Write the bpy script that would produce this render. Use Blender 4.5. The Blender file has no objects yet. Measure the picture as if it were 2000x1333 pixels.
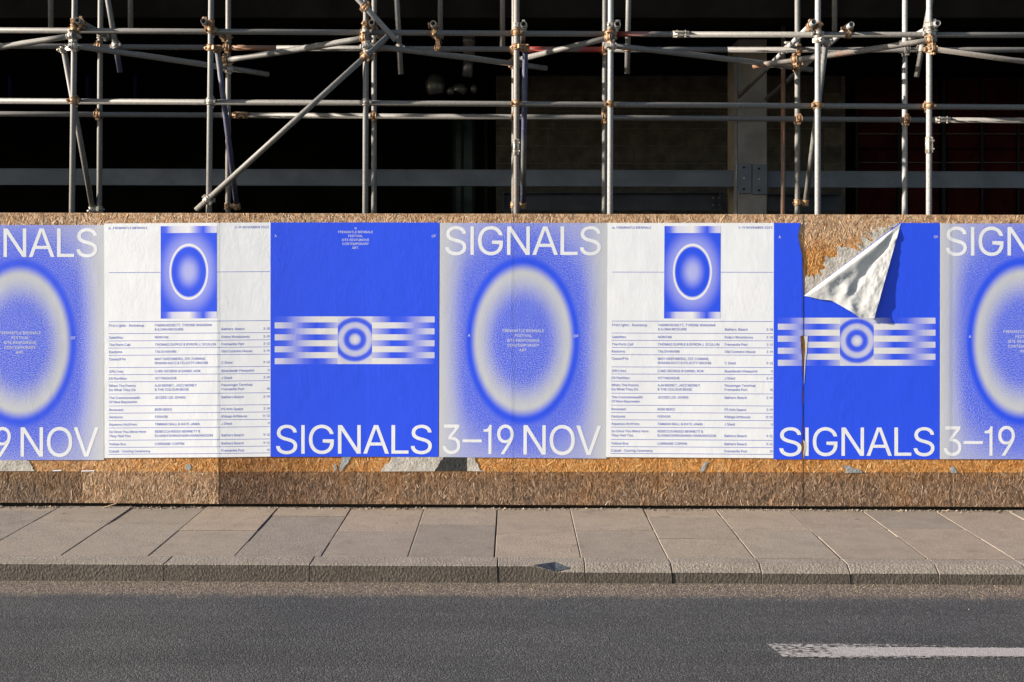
import bpy, bmesh, math, random
from mathutils import Vector, Matrix, noise as mnoise
from mathutils.geometry import tessellate_polygon

random.seed(7)
scene = bpy.context.scene
col = scene.collection
R = math.radians

# ------------------------------------------------------------------ camera, sky, sun, exposure
FPX, CX, HY = 2200.0, 1000.0, 490.0        # focal length and horizon of the 2000 px wide photograph
D, ZC = 9.478, 2.17                        # camera distance to the hoarding and height over the pavement
cam_data = bpy.data.cameras.new('camera')
cam_data.sensor_width = 36.0
cam_data.lens = 36.0 * FPX / 2000.0
cam_data.shift_y = -(666.5 - HY) / 2000.0
cam_data.clip_start, cam_data.clip_end = 0.1, 2000.0
cam = bpy.data.objects.new('camera', cam_data)
cam.location = (0.0, -D, ZC)
cam.rotation_euler = (R(90), 0, 0)
col.objects.link(cam)
scene.camera = cam

SUN_EL, SUN_AZ = R(18), R(80)              # azimuth measured from the hoarding's normal towards the left
to_sun = Vector((-math.sin(SUN_AZ) * math.cos(SUN_EL), -math.cos(SUN_AZ) * math.cos(SUN_EL), math.sin(SUN_EL)))
world = bpy.data.worlds.new('World')
scene.world = world
world.use_nodes = True
wn = world.node_tree
wn.nodes.clear()
sky = wn.nodes.new('ShaderNodeTexSky')
sky.sky_type = 'NISHITA'
sky.sun_disc = False
sky.sun_elevation = SUN_EL
sky.sun_rotation = math.atan2(to_sun.x, to_sun.y)
bg = wn.nodes.new('ShaderNodeBackground')
bg.inputs['Strength'].default_value = 0.06
wo = wn.nodes.new('ShaderNodeOutputWorld')
wn.links.new(sky.outputs[0], bg.inputs[0])
wn.links.new(bg.outputs[0], wo.inputs[0])
sun_data = bpy.data.lights.new('sun', 'SUN')
sun_data.energy = 5.0
sun_data.angle = R(0.6)
sun_data.color = (1.0, 0.90, 0.78)
sun = bpy.data.objects.new('sun', sun_data)
sun.rotation_euler = (-to_sun).to_track_quat('-Z', 'Y').to_euler()
sun.location = (-12, -8, 12)
col.objects.link(sun)
scene.view_settings.view_transform = 'Standard'
scene.view_settings.look = 'None'
scene.view_settings.exposure = 1.5
scene.view_settings.gamma = 1.0
scene.view_settings.use_curve_mapping = False
scene.cycles.max_bounces = 4

# ------------------------------------------------------------------ helpers: pixels to metres, objects
SW = FPX / D
SLOPE = 0.0042                              # the street falls a little to the right

def wx(px, y=0.0): return (px - CX) * (D + y) / FPX
def wz(py, y=0.0): return ZC - (py - HY) * (D + y) / FPX
def at(px, py, y): return Vector((wx(px, y), y, wz(py, y)))
def ground_y(py, z=0.0): return (ZC - z) * FPX / (py - HY) - D
def lin(c):
    return tuple(((v / 255) / 12.92 if v / 255 <= 0.04045 else ((v / 255 + 0.055) / 1.055) ** 2.4) for v in c) + (1.0,)

def tag(o, label=None, cat=None, group=None, kind=None):
    if label: o['label'] = label
    if cat: o['category'] = cat
    if group: o['group'] = group
    if kind: o['kind'] = kind
    return o

def empty(name, loc=(0, 0, 0)):
    o = bpy.data.objects.new(name, None)
    o.empty_display_size = 0.1
    o.location = loc
    col.objects.link(o)
    return o

def origin(o):
    v = Vector(o.location)
    while o.parent:
        o = o.parent
        v += Vector(o.location)
    return v

def link(name, me, mat, parent=None, loc=(0, 0, 0)):
    """loc is in world metres; parents carry no rotation or scale"""
    o = bpy.data.objects.new(name, me)
    if mat and not me.materials: me.materials.append(mat)
    col.objects.link(o)
    if parent:
        o.parent = parent
        o.location = Vector(loc) - origin(parent)
    else:
        o.location = loc
    return o

def from_bm(name, bm, mat, parent=None, loc=None, smooth=False):
    if loc is None:
        c = Vector((0, 0, 0))
        for v in bm.verts: c += v.co
        loc = c / max(1, len(bm.verts))
    loc = Vector(loc)
    bmesh.ops.translate(bm, verts=bm.verts, vec=-loc)
    me = bpy.data.meshes.new(name)
    bm.to_mesh(me)
    bm.free()
    if smooth:
        for p in me.polygons: p.use_smooth = True
    return link(name, me, mat, parent, loc)

def bm_box(bm, x0, x1, y0, y1, z0, z1, bevel=0.0):
    vs = [bm.verts.new((x, y, z)) for x in (x0, x1) for y in (y0, y1) for z in (z0, z1)]
    fs = [bm.faces.new([vs[i] for i in q]) for q in ((0, 1, 3, 2), (4, 6, 7, 5), (0, 4, 5, 1), (2, 3, 7, 6), (0, 2, 6, 4), (1, 5, 7, 3))]
    if bevel:
        es = {e for f in fs for e in f.edges}
        bmesh.ops.bevel(bm, geom=list(es), offset=bevel, segments=1, affect='EDGES', profile=0.5)
    return vs

def box(name, x0, x1, y0, y1, z0, z1, mat, parent=None, bevel=0.0):
    bm = bmesh.new()
    bm_box(bm, x0, x1, y0, y1, z0, z1, bevel)
    return from_bm(name, bm, mat, parent)

def frame_of(axis):
    a = axis.normalized()
    u = a.cross(Vector((0, 0, 1)))
    if u.length < 1e-3: u = Vector((1, 0, 0))
    u.normalize()
    return a, u, a.cross(u).normalized()

def bm_tube(bm, p0, p1, r, wall=0.0, n=16, sag=0.0, segs=1):
    """round tube; with wall > 0 it is hollow and open at the ends"""
    p0, p1 = Vector(p0), Vector(p1)
    a, u, v = frame_of(p1 - p0)
    rings = []
    for k in range(segs + 1):
        t = k / segs
        c = p0.lerp(p1, t) - Vector((0, 0, sag * 4 * t * (1 - t)))
        rings.append([bm.verts.new(c + (u * math.cos(2 * math.pi * i / n) + v * math.sin(2 * math.pi * i / n)) * r) for i in range(n)])
    for q in range(segs):
        for i in range(n):
            f = bm.faces.new((rings[q][i], rings[q][(i + 1) % n], rings[q + 1][(i + 1) % n], rings[q + 1][i]))
            f.smooth = True
    if wall:
        inn = []
        for c, ring in ((p0, rings[0]), (p1, rings[-1])):
            inn.append([bm.verts.new(c + (w.co - c) * ((r - wall) / r)) for w in ring])
        for i in range(n):
            j = (i + 1) % n
            bm.faces.new((rings[0][j], rings[0][i], inn[0][i], inn[0][j]))
            bm.faces.new((rings[-1][i], rings[-1][j], inn[1][j], inn[1][i]))
            f = bm.faces.new((inn[0][j], inn[0][i], inn[1][i], inn[1][j]))
            f.smooth = True
    else:
        bm.faces.new(list(reversed(rings[0])))
        bm.faces.new(rings[-1])

# ------------------------------------------------------------------ helpers: node materials
class N:
    def __init__(s, name):
        s.mat = bpy.data.materials.new(name)
        s.mat.use_nodes = True
        s.t = s.mat.node_tree
        s.t.nodes.clear()
        s.out = s.t.nodes.new('ShaderNodeOutputMaterial')
        s.b = s.t.nodes.new('ShaderNodeBsdfPrincipled')
        s.t.links.new(s.b.outputs[0], s.out.inputs[0])
    def put(s, sock, v):
        if v is None: return
        if hasattr(v, 'is_linked'): s.t.links.new(v, sock)
        else: sock.default_value = v
    def node(s, typ, **kw):
        n = s.t.nodes.new(typ)
        for k, v in kw.items(): setattr(n, k, v)
        return n
    def m(s, op, a, b=None, c=None, clamp=False):
        n = s.node('ShaderNodeMath', operation=op, use_clamp=clamp)
        for i, v in enumerate((a, b, c)): s.put(n.inputs[i], v)
        return n.outputs[0]
    def mix(s, f, a, b, mode='MIX'):
        n = s.node('ShaderNodeMix', data_type='RGBA', blend_type=mode)
        s.put(n.inputs[0], f); s.put(n.inputs[6], a); s.put(n.inputs[7], b)
        return n.outputs[2]
    def ramp(s, f, stops, interp='LINEAR'):
        n = s.node('ShaderNodeValToRGB')
        n.color_ramp.interpolation = interp
        e = n.color_ramp.elements
        while len(e) < len(stops): e.new(0.5)
        for i, (p, c) in enumerate(stops):
            e[i].position = p
            e[i].color = c if len(c) == 4 else tuple(c) + (1,)
        s.put(n.inputs[0], f)
        return n.outputs[0]
    def smooth(s, v, a, b):
        n = s.node('ShaderNodeMapRange', interpolation_type='SMOOTHSTEP')
        s.put(n.inputs[0], v); n.inputs[1].default_value = a; n.inputs[2].default_value = b
        return n.outputs[0]
    def pos(s): return s.node('ShaderNodeNewGeometry').outputs['Position']
    def objc(s): return s.node('ShaderNodeTexCoord').outputs['Object']
    def uv(s): return s.node('ShaderNodeTexCoord').outputs['UV']
    def xyz(s, v):
        n = s.node('ShaderNodeSeparateXYZ'); s.put(n.inputs[0], v)
        return n.outputs
    def scale(s, v, sc):
        n = s.node('ShaderNodeVectorMath', operation='MULTIPLY'); s.put(n.inputs[0], v); n.inputs[1].default_value = sc
        return n.outputs[0]
    def add(s, v, w):
        n = s.node('ShaderNodeVectorMath', operation='ADD'); s.put(n.inputs[0], v); s.put(n.inputs[1], w)
        return n.outputs[0]
    def noise(s, v, scale, detail=3.0, rough=0.55, dist=0.0):
        n = s.node('ShaderNodeTexNoise')
        s.put(n.inputs['Vector'], v)
        n.inputs['Scale'].default_value = scale; n.inputs['Detail'].default_value = detail
        n.inputs['Roughness'].default_value = rough; n.inputs['Distortion'].default_value = dist
        return n.outputs[0]
    def voro(s, v, scale, feature='F1'):
        n = s.node('ShaderNodeTexVoronoi', feature=feature)
        s.put(n.inputs['Vector'], v); n.inputs['Scale'].default_value = scale
        return n
    def bump(s, h, strength, dist, prev=None):
        n = s.node('ShaderNodeBump')
        n.inputs['Strength'].default_value = strength; n.inputs['Distance'].default_value = dist
        s.put(n.inputs['Height'], h)
        if prev: s.put(n.inputs['Normal'], prev)
        return n.outputs[0]
    def rnd(s): return s.node('ShaderNodeObjectInfo').outputs['Random']
    def island(s): return s.node('ShaderNodeNewGeometry').outputs['Random Per Island']
    def done(s, color=None, rough=0.7, metal=0.0, normal=None, spec=0.5):
        s.put(s.b.inputs['Base Color'], color); s.put(s.b.inputs['Roughness'], rough)
        s.put(s.b.inputs['Metallic'], metal); s.put(s.b.inputs['Specular IOR Level'], spec)
        if normal: s.put(s.b.inputs['Normal'], normal)
        return s.mat

def plain(name, c, rough=0.7, metal=0.0, var=0.25, scale=8.0, bump=0.2, bscale=60.0, bdist=0.003, spec=0.2):
    n = N(name)
    p = n.pos()
    k = n.noise(p, scale, 4)
    k2 = n.smooth(k, 0.3, 0.7)
    dark = tuple(v * (1 - var) for v in c[:3]) + (1,)
    lite = tuple(min(1, v * (1 + var)) for v in c[:3]) + (1,)
    return n.done(n.mix(k2, dark, lite), rough, metal, n.bump(n.noise(p, bscale, 3), bump, bdist), spec)

# --- asphalt with a dusty gutter
def mat_asphalt():
    n = N('asphalt')
    p = n.pos()
    s = n.xyz(p)
    v = n.voro(p, 105.0)
    stone = n.xyz(v.outputs['Color'])[0]
    fine = n.noise(p, 260.0, 2)
    patch = n.noise(p, 0.9, 4)
    base = n.ramp(stone, [(0.0, (0.026, 0.027, 0.028)), (0.55, (0.045, 0.0465, 0.048)), (0.85, (0.064, 0.066, 0.068)), (1.0, (0.105, 0.106, 0.106))])
    base = n.mix(n.m('MULTIPLY', n.smooth(fine, 0.45, 0.75), 0.5), base, (0.075, 0.077, 0.08, 1))
    base = n.mix(n.smooth(patch, 0.35, 0.7), base, n.mix(1.0, base, (0.80, 0.82, 0.86, 1), 'MULTIPLY'))
    track = n.noise(n.scale(p, (0.12, 1.0, 1)), 2.6, 4, 0.6)
    base = n.mix(n.m('MULTIPLY', n.smooth(track, 0.42, 0.68), 0.75), base, n.mix(1.0, base, (0.72, 0.72, 0.73, 1), 'MULTIPLY'))
    edge = n.m('ADD', s[1], n.m('MULTIPLY', n.m('SUBTRACT', n.noise(p, 7.0, 5), 0.5), 0.22))
    dirt = n.m('MULTIPLY', n.smooth(edge, -2.10, -1.93), n.m('MULTIPLY_ADD', n.noise(p, 60.0, 3), 0.9, 0.35), clamp=True)
    sand = n.ramp(stone, [(0.0, (0.055, 0.042, 0.035)), (0.6, (0.125, 0.098, 0.078)), (1.0, (0.27, 0.215, 0.165))])
    c = n.mix(dirt, base, sand)
    h = n.m('ADD', n.m('MULTIPLY', v.outputs['Distance'], -1.0), n.m('MULTIPLY', fine, 0.5))
    return n.done(c, 0.85, 0.0, n.bump(h, 0.6, 0.007), 0.3)

def mat_slab(name, tint, rugged):
    n = N(name)
    p = n.pos()
    r = n.rnd()
    off = n.node('ShaderNodeCombineXYZ')
    n.put(off.inputs[0], n.m('MULTIPLY', r, 31.0)); n.put(off.inputs[1], n.m('MULTIPLY', r, 17.0))
    q = n.add(p, off.outputs[0])
    blotch = n.noise(q, 5.0, 5, 0.65)
    grain = n.noise(q, 130.0, 3, 0.7)
    pit = n.noise(n.scale(q, (1, 0.7, 1)), 78.0, 3, 0.6)
    c = n.ramp(blotch, [(0.3, tuple(v * 0.80 for v in tint)), (0.5, tint), (0.75, tuple(v * 1.16 for v in tint))])
    c = n.mix(n.m('MULTIPLY', n.smooth(grain, 0.5, 0.68), 0.7), c, tuple(v * 1.75 for v in tint) + (1,))
    c = n.mix(n.m('MULTIPLY', n.smooth(grain, 0.49, 0.33), 0.75), c, tuple(v * 0.5 for v in tint) + (1,))
    c = n.mix(n.m('MULTIPLY', n.smooth(pit, 0.42, 0.30), 0.55), c, tuple(v * 0.45 for v in tint) + (1,))
    c = n.mix(1.0, c, n.ramp(r, [(0, (0.80, 0.81, 0.83)), (0.5, (1.0, 0.98, 0.95)), (1, (1.16, 1.08, 1.0))]), 'MULTIPLY')
    stain = n.smooth(n.noise(p, 2.2, 4, 0.6), 0.60, 0.76)
    c = n.mix(n.m('MULTIPLY', stain, 0.45), c, (0.06, 0.055, 0.05, 1))
    gum = n.voro(n.scale(p, (1, 1, 0)), 2.3)
    spot = n.m('MULTIPLY', n.smooth(n.m('ADD', gum.outputs['Distance'], n.m('MULTIPLY', n.noise(p, 50.0, 2), 0.04)), 0.095, 0.065), n.m('GREATER_THAN', n.xyz(gum.outputs['Color'])[0], 0.45))
    c = n.mix(n.m('MULTIPLY', spot, 0.6), c, (0.045, 0.042, 0.042, 1))
    b = n.bump(pit, 0.34 * rugged, 0.010)
    b = n.bump(grain, 0.45, 0.004, b)
    return n.done(c, 0.85, 0.0, b, 0.3)

def mat_kerb():
    n = N('kerb_stone')
    p = n.pos()
    s = n.xyz(p)
    nz = n.xyz(n.node('ShaderNodeNewGeometry').outputs['True Normal'])
    g = n.noise(p, 170.0, 2)
    pit = n.noise(n.scale(p, (1.0, 1.0, 0.8)), 60.0, 3, 0.6)
    big = n.noise(p, 4.0, 4)
    c = n.ramp(g, [(0.3, (0.10, 0.088, 0.074)), (0.5, (0.20, 0.176, 0.148)), (0.72, (0.36, 0.315, 0.265))])
    grime = n.ramp(pit, [(0.3, (0.03, 0.026, 0.021)), (0.55, (0.082, 0.068, 0.055)), (0.75, (0.15, 0.125, 0.10))])
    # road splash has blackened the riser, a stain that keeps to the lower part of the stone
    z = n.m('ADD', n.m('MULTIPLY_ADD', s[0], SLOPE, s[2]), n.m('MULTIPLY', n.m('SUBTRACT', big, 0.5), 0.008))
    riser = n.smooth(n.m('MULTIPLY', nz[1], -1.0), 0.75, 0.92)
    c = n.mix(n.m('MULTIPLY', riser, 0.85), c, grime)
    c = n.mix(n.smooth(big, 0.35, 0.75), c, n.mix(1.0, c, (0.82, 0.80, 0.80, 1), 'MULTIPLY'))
    b = n.bump(pit, 0.9, 0.012)
    return n.done(c, 0.85, 0.0, n.bump(g, 0.3, 0.003, b), 0.3)

# --- oriented strand board: per-strand colour, weathered skirt below the old bill-posting line
BAND_Z = wz(922)
def mat_osb(name, flakes):
    n = N(name)
    p = n.pos()
    s = n.xyz(p)
    zz = n.m('MULTIPLY_ADD', s[0], SLOPE * 0.25, s[2])
    if flakes:
        i = n.island()
        grain = n.noise(n.scale(p, (1, 1, 0.25)), 180.0, 3)
    else:
        v = n.voro(n.scale(p, (1, 1, 0.35)), 60.0)
        i = n.xyz(v.outputs['Color'])[0]
        grain = n.noise(n.scale(p, (1, 1, 0.2)), 150.0, 3)
    tan = n.ramp(i, [(0, (0.40, 0.22, 0.11)), (0.3, (0.70, 0.43, 0.235)), (0.7, (0.82, 0.56, 0.34)), (1, (0.88, 0.72, 0.54))])
    ora = n.ramp(i, [(0, (0.46, 0.18, 0.04)), (0.3, (0.74, 0.33, 0.085)), (0.7, (0.84, 0.42, 0.13)), (1, (0.88, 0.58, 0.28))])
    old = n.ramp(i, [(0, (0.13, 0.082, 0.052)), (0.3, (0.265, 0.172, 0.106)), (0.65, (0.385, 0.258, 0.165)), (0.9, (0.47, 0.31, 0.20)), (1, (0.58, 0.47, 0.37))])
    wob = n.m('MULTIPLY', n.m('SUBTRACT', n.noise(p, 9.0, 4), 0.5), 0.30)
    c = n.mix(n.smooth(n.m('ADD', zz, wob), wz(500), wz(452)), ora, tan)
    left = n.smooth(s[0], wx(420), wx(180))
    c = n.mix(n.m('MULTIPLY', left, 0.35), c, tan)
    blot = n.smooth(n.noise(p, 2.6, 4, 0.6), 0.45, 0.72)
    old = n.mix(n.m('MULTIPLY', blot, 0.45), old, n.mix(0.5, ora, (0.12, 0.075, 0.05, 1)))
    grey = n.smooth(n.noise(n.scale(p, (1, 1, 0.4)), 3.2, 4), 0.5, 0.75)
    old = n.mix(n.m('MULTIPLY', grey, 0.3), old, n.mix(1.0, old, (0.62, 0.62, 0.66, 1), 'MULTIPLY'))
    old = n.mix(n.m('MULTIPLY', n.smooth(n.m('MULTIPLY_ADD', wob, 0.8, zz), BAND_Z - 0.15, BAND_Z + 0.05), 0.6), old, n.mix(1.0, ora, (0.55, 0.55, 0.58, 1), 'MULTIPLY'))
    pale_board = n.m('MULTIPLY', n.m('GREATER_THAN', s[0], wx(158)), n.m('LESS_THAN', s[0], wx(428)))  # lower band of this board is mixed towards the paler tan
    old = n.mix(n.m('MULTIPLY', pale_board, 0.45), old, tan)
    c = n.mix(n.smooth(n.m('MULTIPLY_ADD', wob, 0.006, zz), BAND_Z + 0.003, BAND_Z - 0.003), c, old)
    # shade right of the seam, painted into the lower part of this board
    seam_shade = n.m('MULTIPLY', n.m('GREATER_THAN', s[0], wx(428)), n.smooth(n.m('ADD', s[0], n.m('MULTIPLY', wob, 1.2)), wx(760), wx(470)))
    c = n.mix(n.m('MULTIPLY', seam_shade, n.m('LESS_THAN', s[2], 1.0)), c, n.mix(1.0, c, (0.60, 0.56, 0.56, 1), 'MULTIPLY'))
    dk2 = n.m('MULTIPLY', n.m('LESS_THAN', s[0], wx(158)), n.m('LESS_THAN', s[2], BAND_Z))
    c = n.mix(dk2, c, n.mix(1.0, c, (0.86, 0.90, 0.95, 1), 'MULTIPLY'))
    c = n.mix(n.m('MULTIPLY', n.smooth(grain, 0.35, 0.6), 0.45), n.mix(1.0, c, (0.62, 0.58, 0.55, 1), 'MULTIPLY'), c)
    return n.done(c, 0.75, 0.0, n.bump(grain, 0.5, 0.003), 0.3)

# --- galvanised scaffold tube with rust and paint
def mat_tube(name, paint=None, rust=0.5, base=(0.155, 0.150, 0.142), pamt=0.6):
    n = N(name)
    o = n.objc()
    r = n.rnd()
    off = n.node('ShaderNodeCombineXYZ')
    n.put(off.inputs[0], n.m('MULTIPLY', r, 40.0)); n.put(off.inputs[2], n.m('MULTIPLY', r, 23.0))
    q = n.add(o, off.outputs[0])
    a = n.noise(q, 3.0, 5, 0.65)
    f = n.noise(q, 45.0, 4, 0.65)
    c = n.ramp(f, [(0.3, tuple(v * 0.74 for v in base)), (0.5, base), (0.72, tuple(v * 1.22 for v in base))])
    rm = n.m('MULTIPLY', n.smooth(n.m('ADD', a, n.m('MULTIPLY', f, 0.25)), 0.86 - rust * 0.16, 0.98 - rust * 0.16), 0.75)
    c = n.mix(rm, c, n.ramp(f, [(0.3, (0.10, 0.035, 0.014)), (0.7, (0.36, 0.15, 0.065))]))
    if paint:
        pm = n.smooth(n.noise(q, 1.3, 3), 0.40, 0.52)
        c = n.mix(n.m('MULTIPLY', pm, pamt), c, n.mix(n.smooth(f, 0.55, 0.72), paint + (1,), base + (1,)))
    speck = n.smooth(n.noise(q, 110.0, 2), 0.70, 0.76)
    c = n.mix(speck, c, (0.08, 0.06, 0.05, 1))
    return n.done(c, n.m('MULTIPLY_ADD', f, 0.25, 0.42), 0.0, n.bump(f, 0.12, 0.002), 0.35)

# --- printed paper
BLUE = (0.018, 0.076, 0.80)
def paper_normal(n, amt=1.0):
    p = n.pos()
    a = n.noise(n.scale(p, (1.0, 1.0, 0.45)), 11.0, 5, 0.62, 0.4)
    b = n.noise(n.scale(p, (1.0, 1.0, 0.55)), 48.0, 3, 0.6)
    patch = n.smooth(n.noise(p, 2.1, 3), 0.35, 0.65)
    nb = n.bump(n.m('MULTIPLY', a, n.m('MULTIPLY_ADD', patch, 0.8, 0.2)), 0.06 * amt, 0.03)
    big = n.noise(n.scale(p, (1.0, 1.0, 0.18)), 5.0, 3, 0.5, 0.6)
    nb = n.bump(big, 0.03 * amt, 0.04, nb)
    return n.bump(n.m('MULTIPLY', b, n.m('MULTIPLY_ADD', patch, 0.8, 0.2)), 0.13 * amt, 0.008, nb)

def ink(name, c):
    n = N(name)
    return n.done(c + (1,), 0.55, 0.0, paper_normal(n, 0.8), 0.4)

def mat_white():
    n = N('white_paper')
    k = n.noise(n.pos(), 3.0, 4)
    return n.done(n.ramp(k, [(0.3, (0.74, 0.765, 0.80)), (0.7, (0.79, 0.81, 0.84))]), 0.6, 0.0, paper_normal(n, 0.9), 0.3)

def grainy(n, val, amt, scale=120.0):
    g = n.m('SUBTRACT', n.noise(n.scale(n.pos(), (1, 0, 1)), scale, 2, 0.7), 0.5)
    return n.m('MULTIPLY_ADD', g, amt, val, clamp=True)

GREY = (0.52, 0.54, 0.56)
def mat_oval():
    n = N('oval_print')
    u = n.xyz(n.uv())
    x = n.m('DIVIDE', n.m('SUBTRACT', u[0], 0.497), 0.326)
    y = n.m('DIVIDE', n.m('SUBTRACT', u[1], 0.500), 0.345)
    r = n.m('SQRT', n.m('ADD', n.m('MULTIPLY', x, x), n.m('MULTIPLY', y, y)))
    # inside: blue core, pale ring; outside: blue rim, speckled blue falling to grey at the margins
    core = n.smooth(r, 0.88, 0.40)
    inner = grainy(n, n.m('MULTIPLY', core, 0.82), n.m('MULTIPLY_ADD', core, 3.2, 0.5))
    edge = n.m('ABSOLUTE', n.m('SUBTRACT', u[0], 0.5))
    side = n.smooth(edge, 0.52, 0.32)
    corner = n.m('MULTIPLY', side, n.m('MULTIPLY_ADD', n.smooth(r, 1.75, 1.1), 0.55, 0.45))
    outer = grainy(n, n.m('MULTIPLY', corner, 0.86), n.m('MULTIPLY_ADD', corner, 3.2, 0.2))
    rim = n.m('MULTIPLY', n.smooth(r, 0.82, 0.975), n.smooth(r, 1.18, 0.99))
    out = n.smooth(r, 0.92, 1.02)
    f = n.m('ADD', n.m('MULTIPLY', inner, n.m('SUBTRACT', 1.0, out)), n.m('MULTIPLY', outer, out))
    f = n.m('MAXIMUM', f, rim)
    return n.done(n.mix(f, GREY + (1,), BLUE + (1,)), 0.55, 0.0, paper_normal(n, 0.7), 0.4)

def mat_inset():
    """small picture of a glowing ring with a shaded strip above and below"""
    n = N('inset_print')
    u = n.xyz(n.uv())
    x = n.m('DIVIDE', n.m('SUBTRACT', u[0], 0.5), 0.335)
    y = n.m('DIVIDE', n.m('SUBTRACT', u[1], 0.495), 0.295)
    r = n.m('SQRT', n.m('ADD', n.m('MULTIPLY', x, x), n.m('MULTIPLY', y, y)))
    core = n.m('MULTIPLY', n.smooth(r, 0.75, 0.12), 0.50)
    halo = n.m('MULTIPLY', n.smooth(r, 1.75, 0.95), 0.36)
    out = n.smooth(r, 0.95, 1.0)
    f = n.m('ADD', n.m('MULTIPLY', core, n.m('SUBTRACT', 1.0, out)), n.m('MULTIPLY', halo, out))
    f = grainy(n, f, n.m('MULTIPLY', f, 1.1))
    ring = n.m('MULTIPLY', n.smooth(r, 0.88, 0.98), n.smooth(r, 1.08, 1.0))
    f = n.m('MAXIMUM', f, ring)
    top = n.ramp(u[0], [(0.0, (0, 0, 0)), (0.10, (.1, .1, .1)), (0.22, (.75, .75, .75)), (0.5, (1, 1, 1)), (0.66, (.25, .25, .25)), (0.76, (0, 0, 0)), (0.92, (.7, .7, .7)), (1.0, (.8, .8, .8))])
    strip = n.m('MAXIMUM', n.m('LESS_THAN', u[1], 0.075), n.m('GREATER_THAN', u[1], 0.927))
    f = n.m('ADD', n.m('MULTIPLY', n.xyz(top)[0], strip), n.m('MULTIPLY', f, n.m('SUBTRACT', 1.0, strip)))
    return n.done(n.mix(f, BLUE + (1,), (0.78, 0.78, 0.79, 1)), 0.55, 0.0, paper_normal(n, 0.6), 0.4)

def mat_stripes():
    """blue sheet with eight interlocking shaded bars and a target in the middle"""
    n = N('striped_blue_print')
    u = n.xyz(n.uv())
    row = n.m('DIVIDE', n.m('SUBTRACT', u[1], 0.401), 0.02545)
    odd = n.m('MODULO', n.m('FLOOR', row), 2.0)
    inband = n.m('MULTIPLY', n.m('GREATER_THAN', row, 0.0), n.m('LESS_THAN', row, 8.0))
    inband = n.m('MULTIPLY', inband, n.m('MULTIPLY', n.m('GREATER_THAN', u[0], 0.0245), n.m('LESS_THAN', u[0], 0.975)))
    g = lambda v: (v, v, v)
    even_c = n.ramp(u[0], [(0.0, g(0)), (0.09, g(0.06)), (0.22, g(0.75)), (0.30, g(1)), (0.40, g(1)), (0.60, g(0.66)), (0.72, g(0.0)), (0.80, g(0.05)), (0.93, g(0.72)), (1.0, g(0.85))])
    odd_c = n.ramp(u[0], [(0.0, g(0.85)), (0.06, g(0.78)), (0.20, g(0.12)), (0.27, g(0)), (0.32, g(0.08)), (0.40, g(0.62)), (0.601, g(1)), (0.74, g(0.92)), (0.86, g(0.35)), (0.97, g(0.02))])
    f = n.m('ADD', n.m('MULTIPLY', n.xyz(odd_c)[0], odd), n.m('MULTIPLY', n.xyz(even_c)[0], n.m('SUBTRACT', 1.0, odd)))
    f = n.m('MULTIPLY', f, inband)
    x = n.m('MULTIPLY', n.m('SUBTRACT', u[0], 0.5015), 327.0)
    y = n.m('MULTIPLY', n.m('SUBTRACT', u[1], 0.499), 457.0)
    r = n.m('SQRT', n.m('ADD', n.m('MULTIPLY', x, x), n.m('MULTIPLY', y, y)))
    t = n.ramp(n.m('DIVIDE', r, 60.0), [(0.0, g(1)), (0.10, g(0.8)), (0.24, g(0.02)), (0.31, g(0.05)), (0.43, g(0.72)), (0.50, g(0.70)), (0.61, g(0.03)), (0.67, g(0.05)), (0.77, g(0.8)), (1.0, g(0.95))], 'EASE')
    mid = n.m('MULTIPLY', inband, n.m('MULTIPLY', n.m('GREATER_THAN', u[0], 0.399), n.m('LESS_THAN', u[0], 0.603)))
    f = n.m('ADD', n.m('MULTIPLY', n.xyz(t)[0], mid), n.m('MULTIPLY', f, n.m('SUBTRACT', 1.0, mid)))
    return n.done(n.mix(f, BLUE + (1,), (0.70, 0.70, 0.69, 1)), 0.5, 0.0, paper_normal(n, 0.9), 0.4)

def mat_worn_paint():
    n = N('worn_road_paint')
    u = n.xyz(n.uv())
    p = n.pos()
    a = n.noise(n.scale(p, (0.5, 1.4, 1)), 48.0, 4, 0.7)
    v = n.voro(p, 105.0)
    mid = n.m('MULTIPLY', n.smooth(u[1], 0.20, 0.34), n.smooth(u[1], 0.86, 0.66))
    mid = n.m('MULTIPLY', mid, n.smooth(u[0], 0.055, 0.10))
    ends = n.m('MULTIPLY', n.smooth(u[1], 0.0, 0.12), n.smooth(u[1], 1.0, 0.72))
    tail = n.m('MULTIPLY', n.m('MULTIPLY_ADD', n.smooth(u[0], 0.42, 0.06), 0.55, n.m('MULTIPLY', n.smooth(u[1], 0.5, 0.95), 0.35)), ends)
    keep = n.m('MAXIMUM', n.m('MULTIPLY', mid, 1.15), tail)
    keep = n.m('ADD', keep, n.m('MULTIPLY', n.m('SUBTRACT', n.xyz(v.outputs['Color'])[0], 0.5), 0.35))
    f = n.smooth(n.m('ADD', keep, n.m('MULTIPLY', n.m('SUBTRACT', a, 0.5), 2.0)), 0.30, 0.75)
    tr = n.node('ShaderNodeBsdfTransparent')
    mx = n.node('ShaderNodeMixShader')
    n.put(mx.inputs[0], f)
    n.t.links.new(tr.outputs[0], mx.inputs[1])
    n.t.links.new(n.b.outputs[0], mx.inputs[2])
    n.t.links.new(mx.outputs[0], n.out.inputs[0])
    return n.done(n.ramp(a, [(0.3, (0.20, 0.19, 0.19)), (0.65, (0.33, 0.315, 0.315))]), 0.75, 0.0, n.bump(v.outputs['Distance'], 0.4, 0.004), 0.3)

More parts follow.
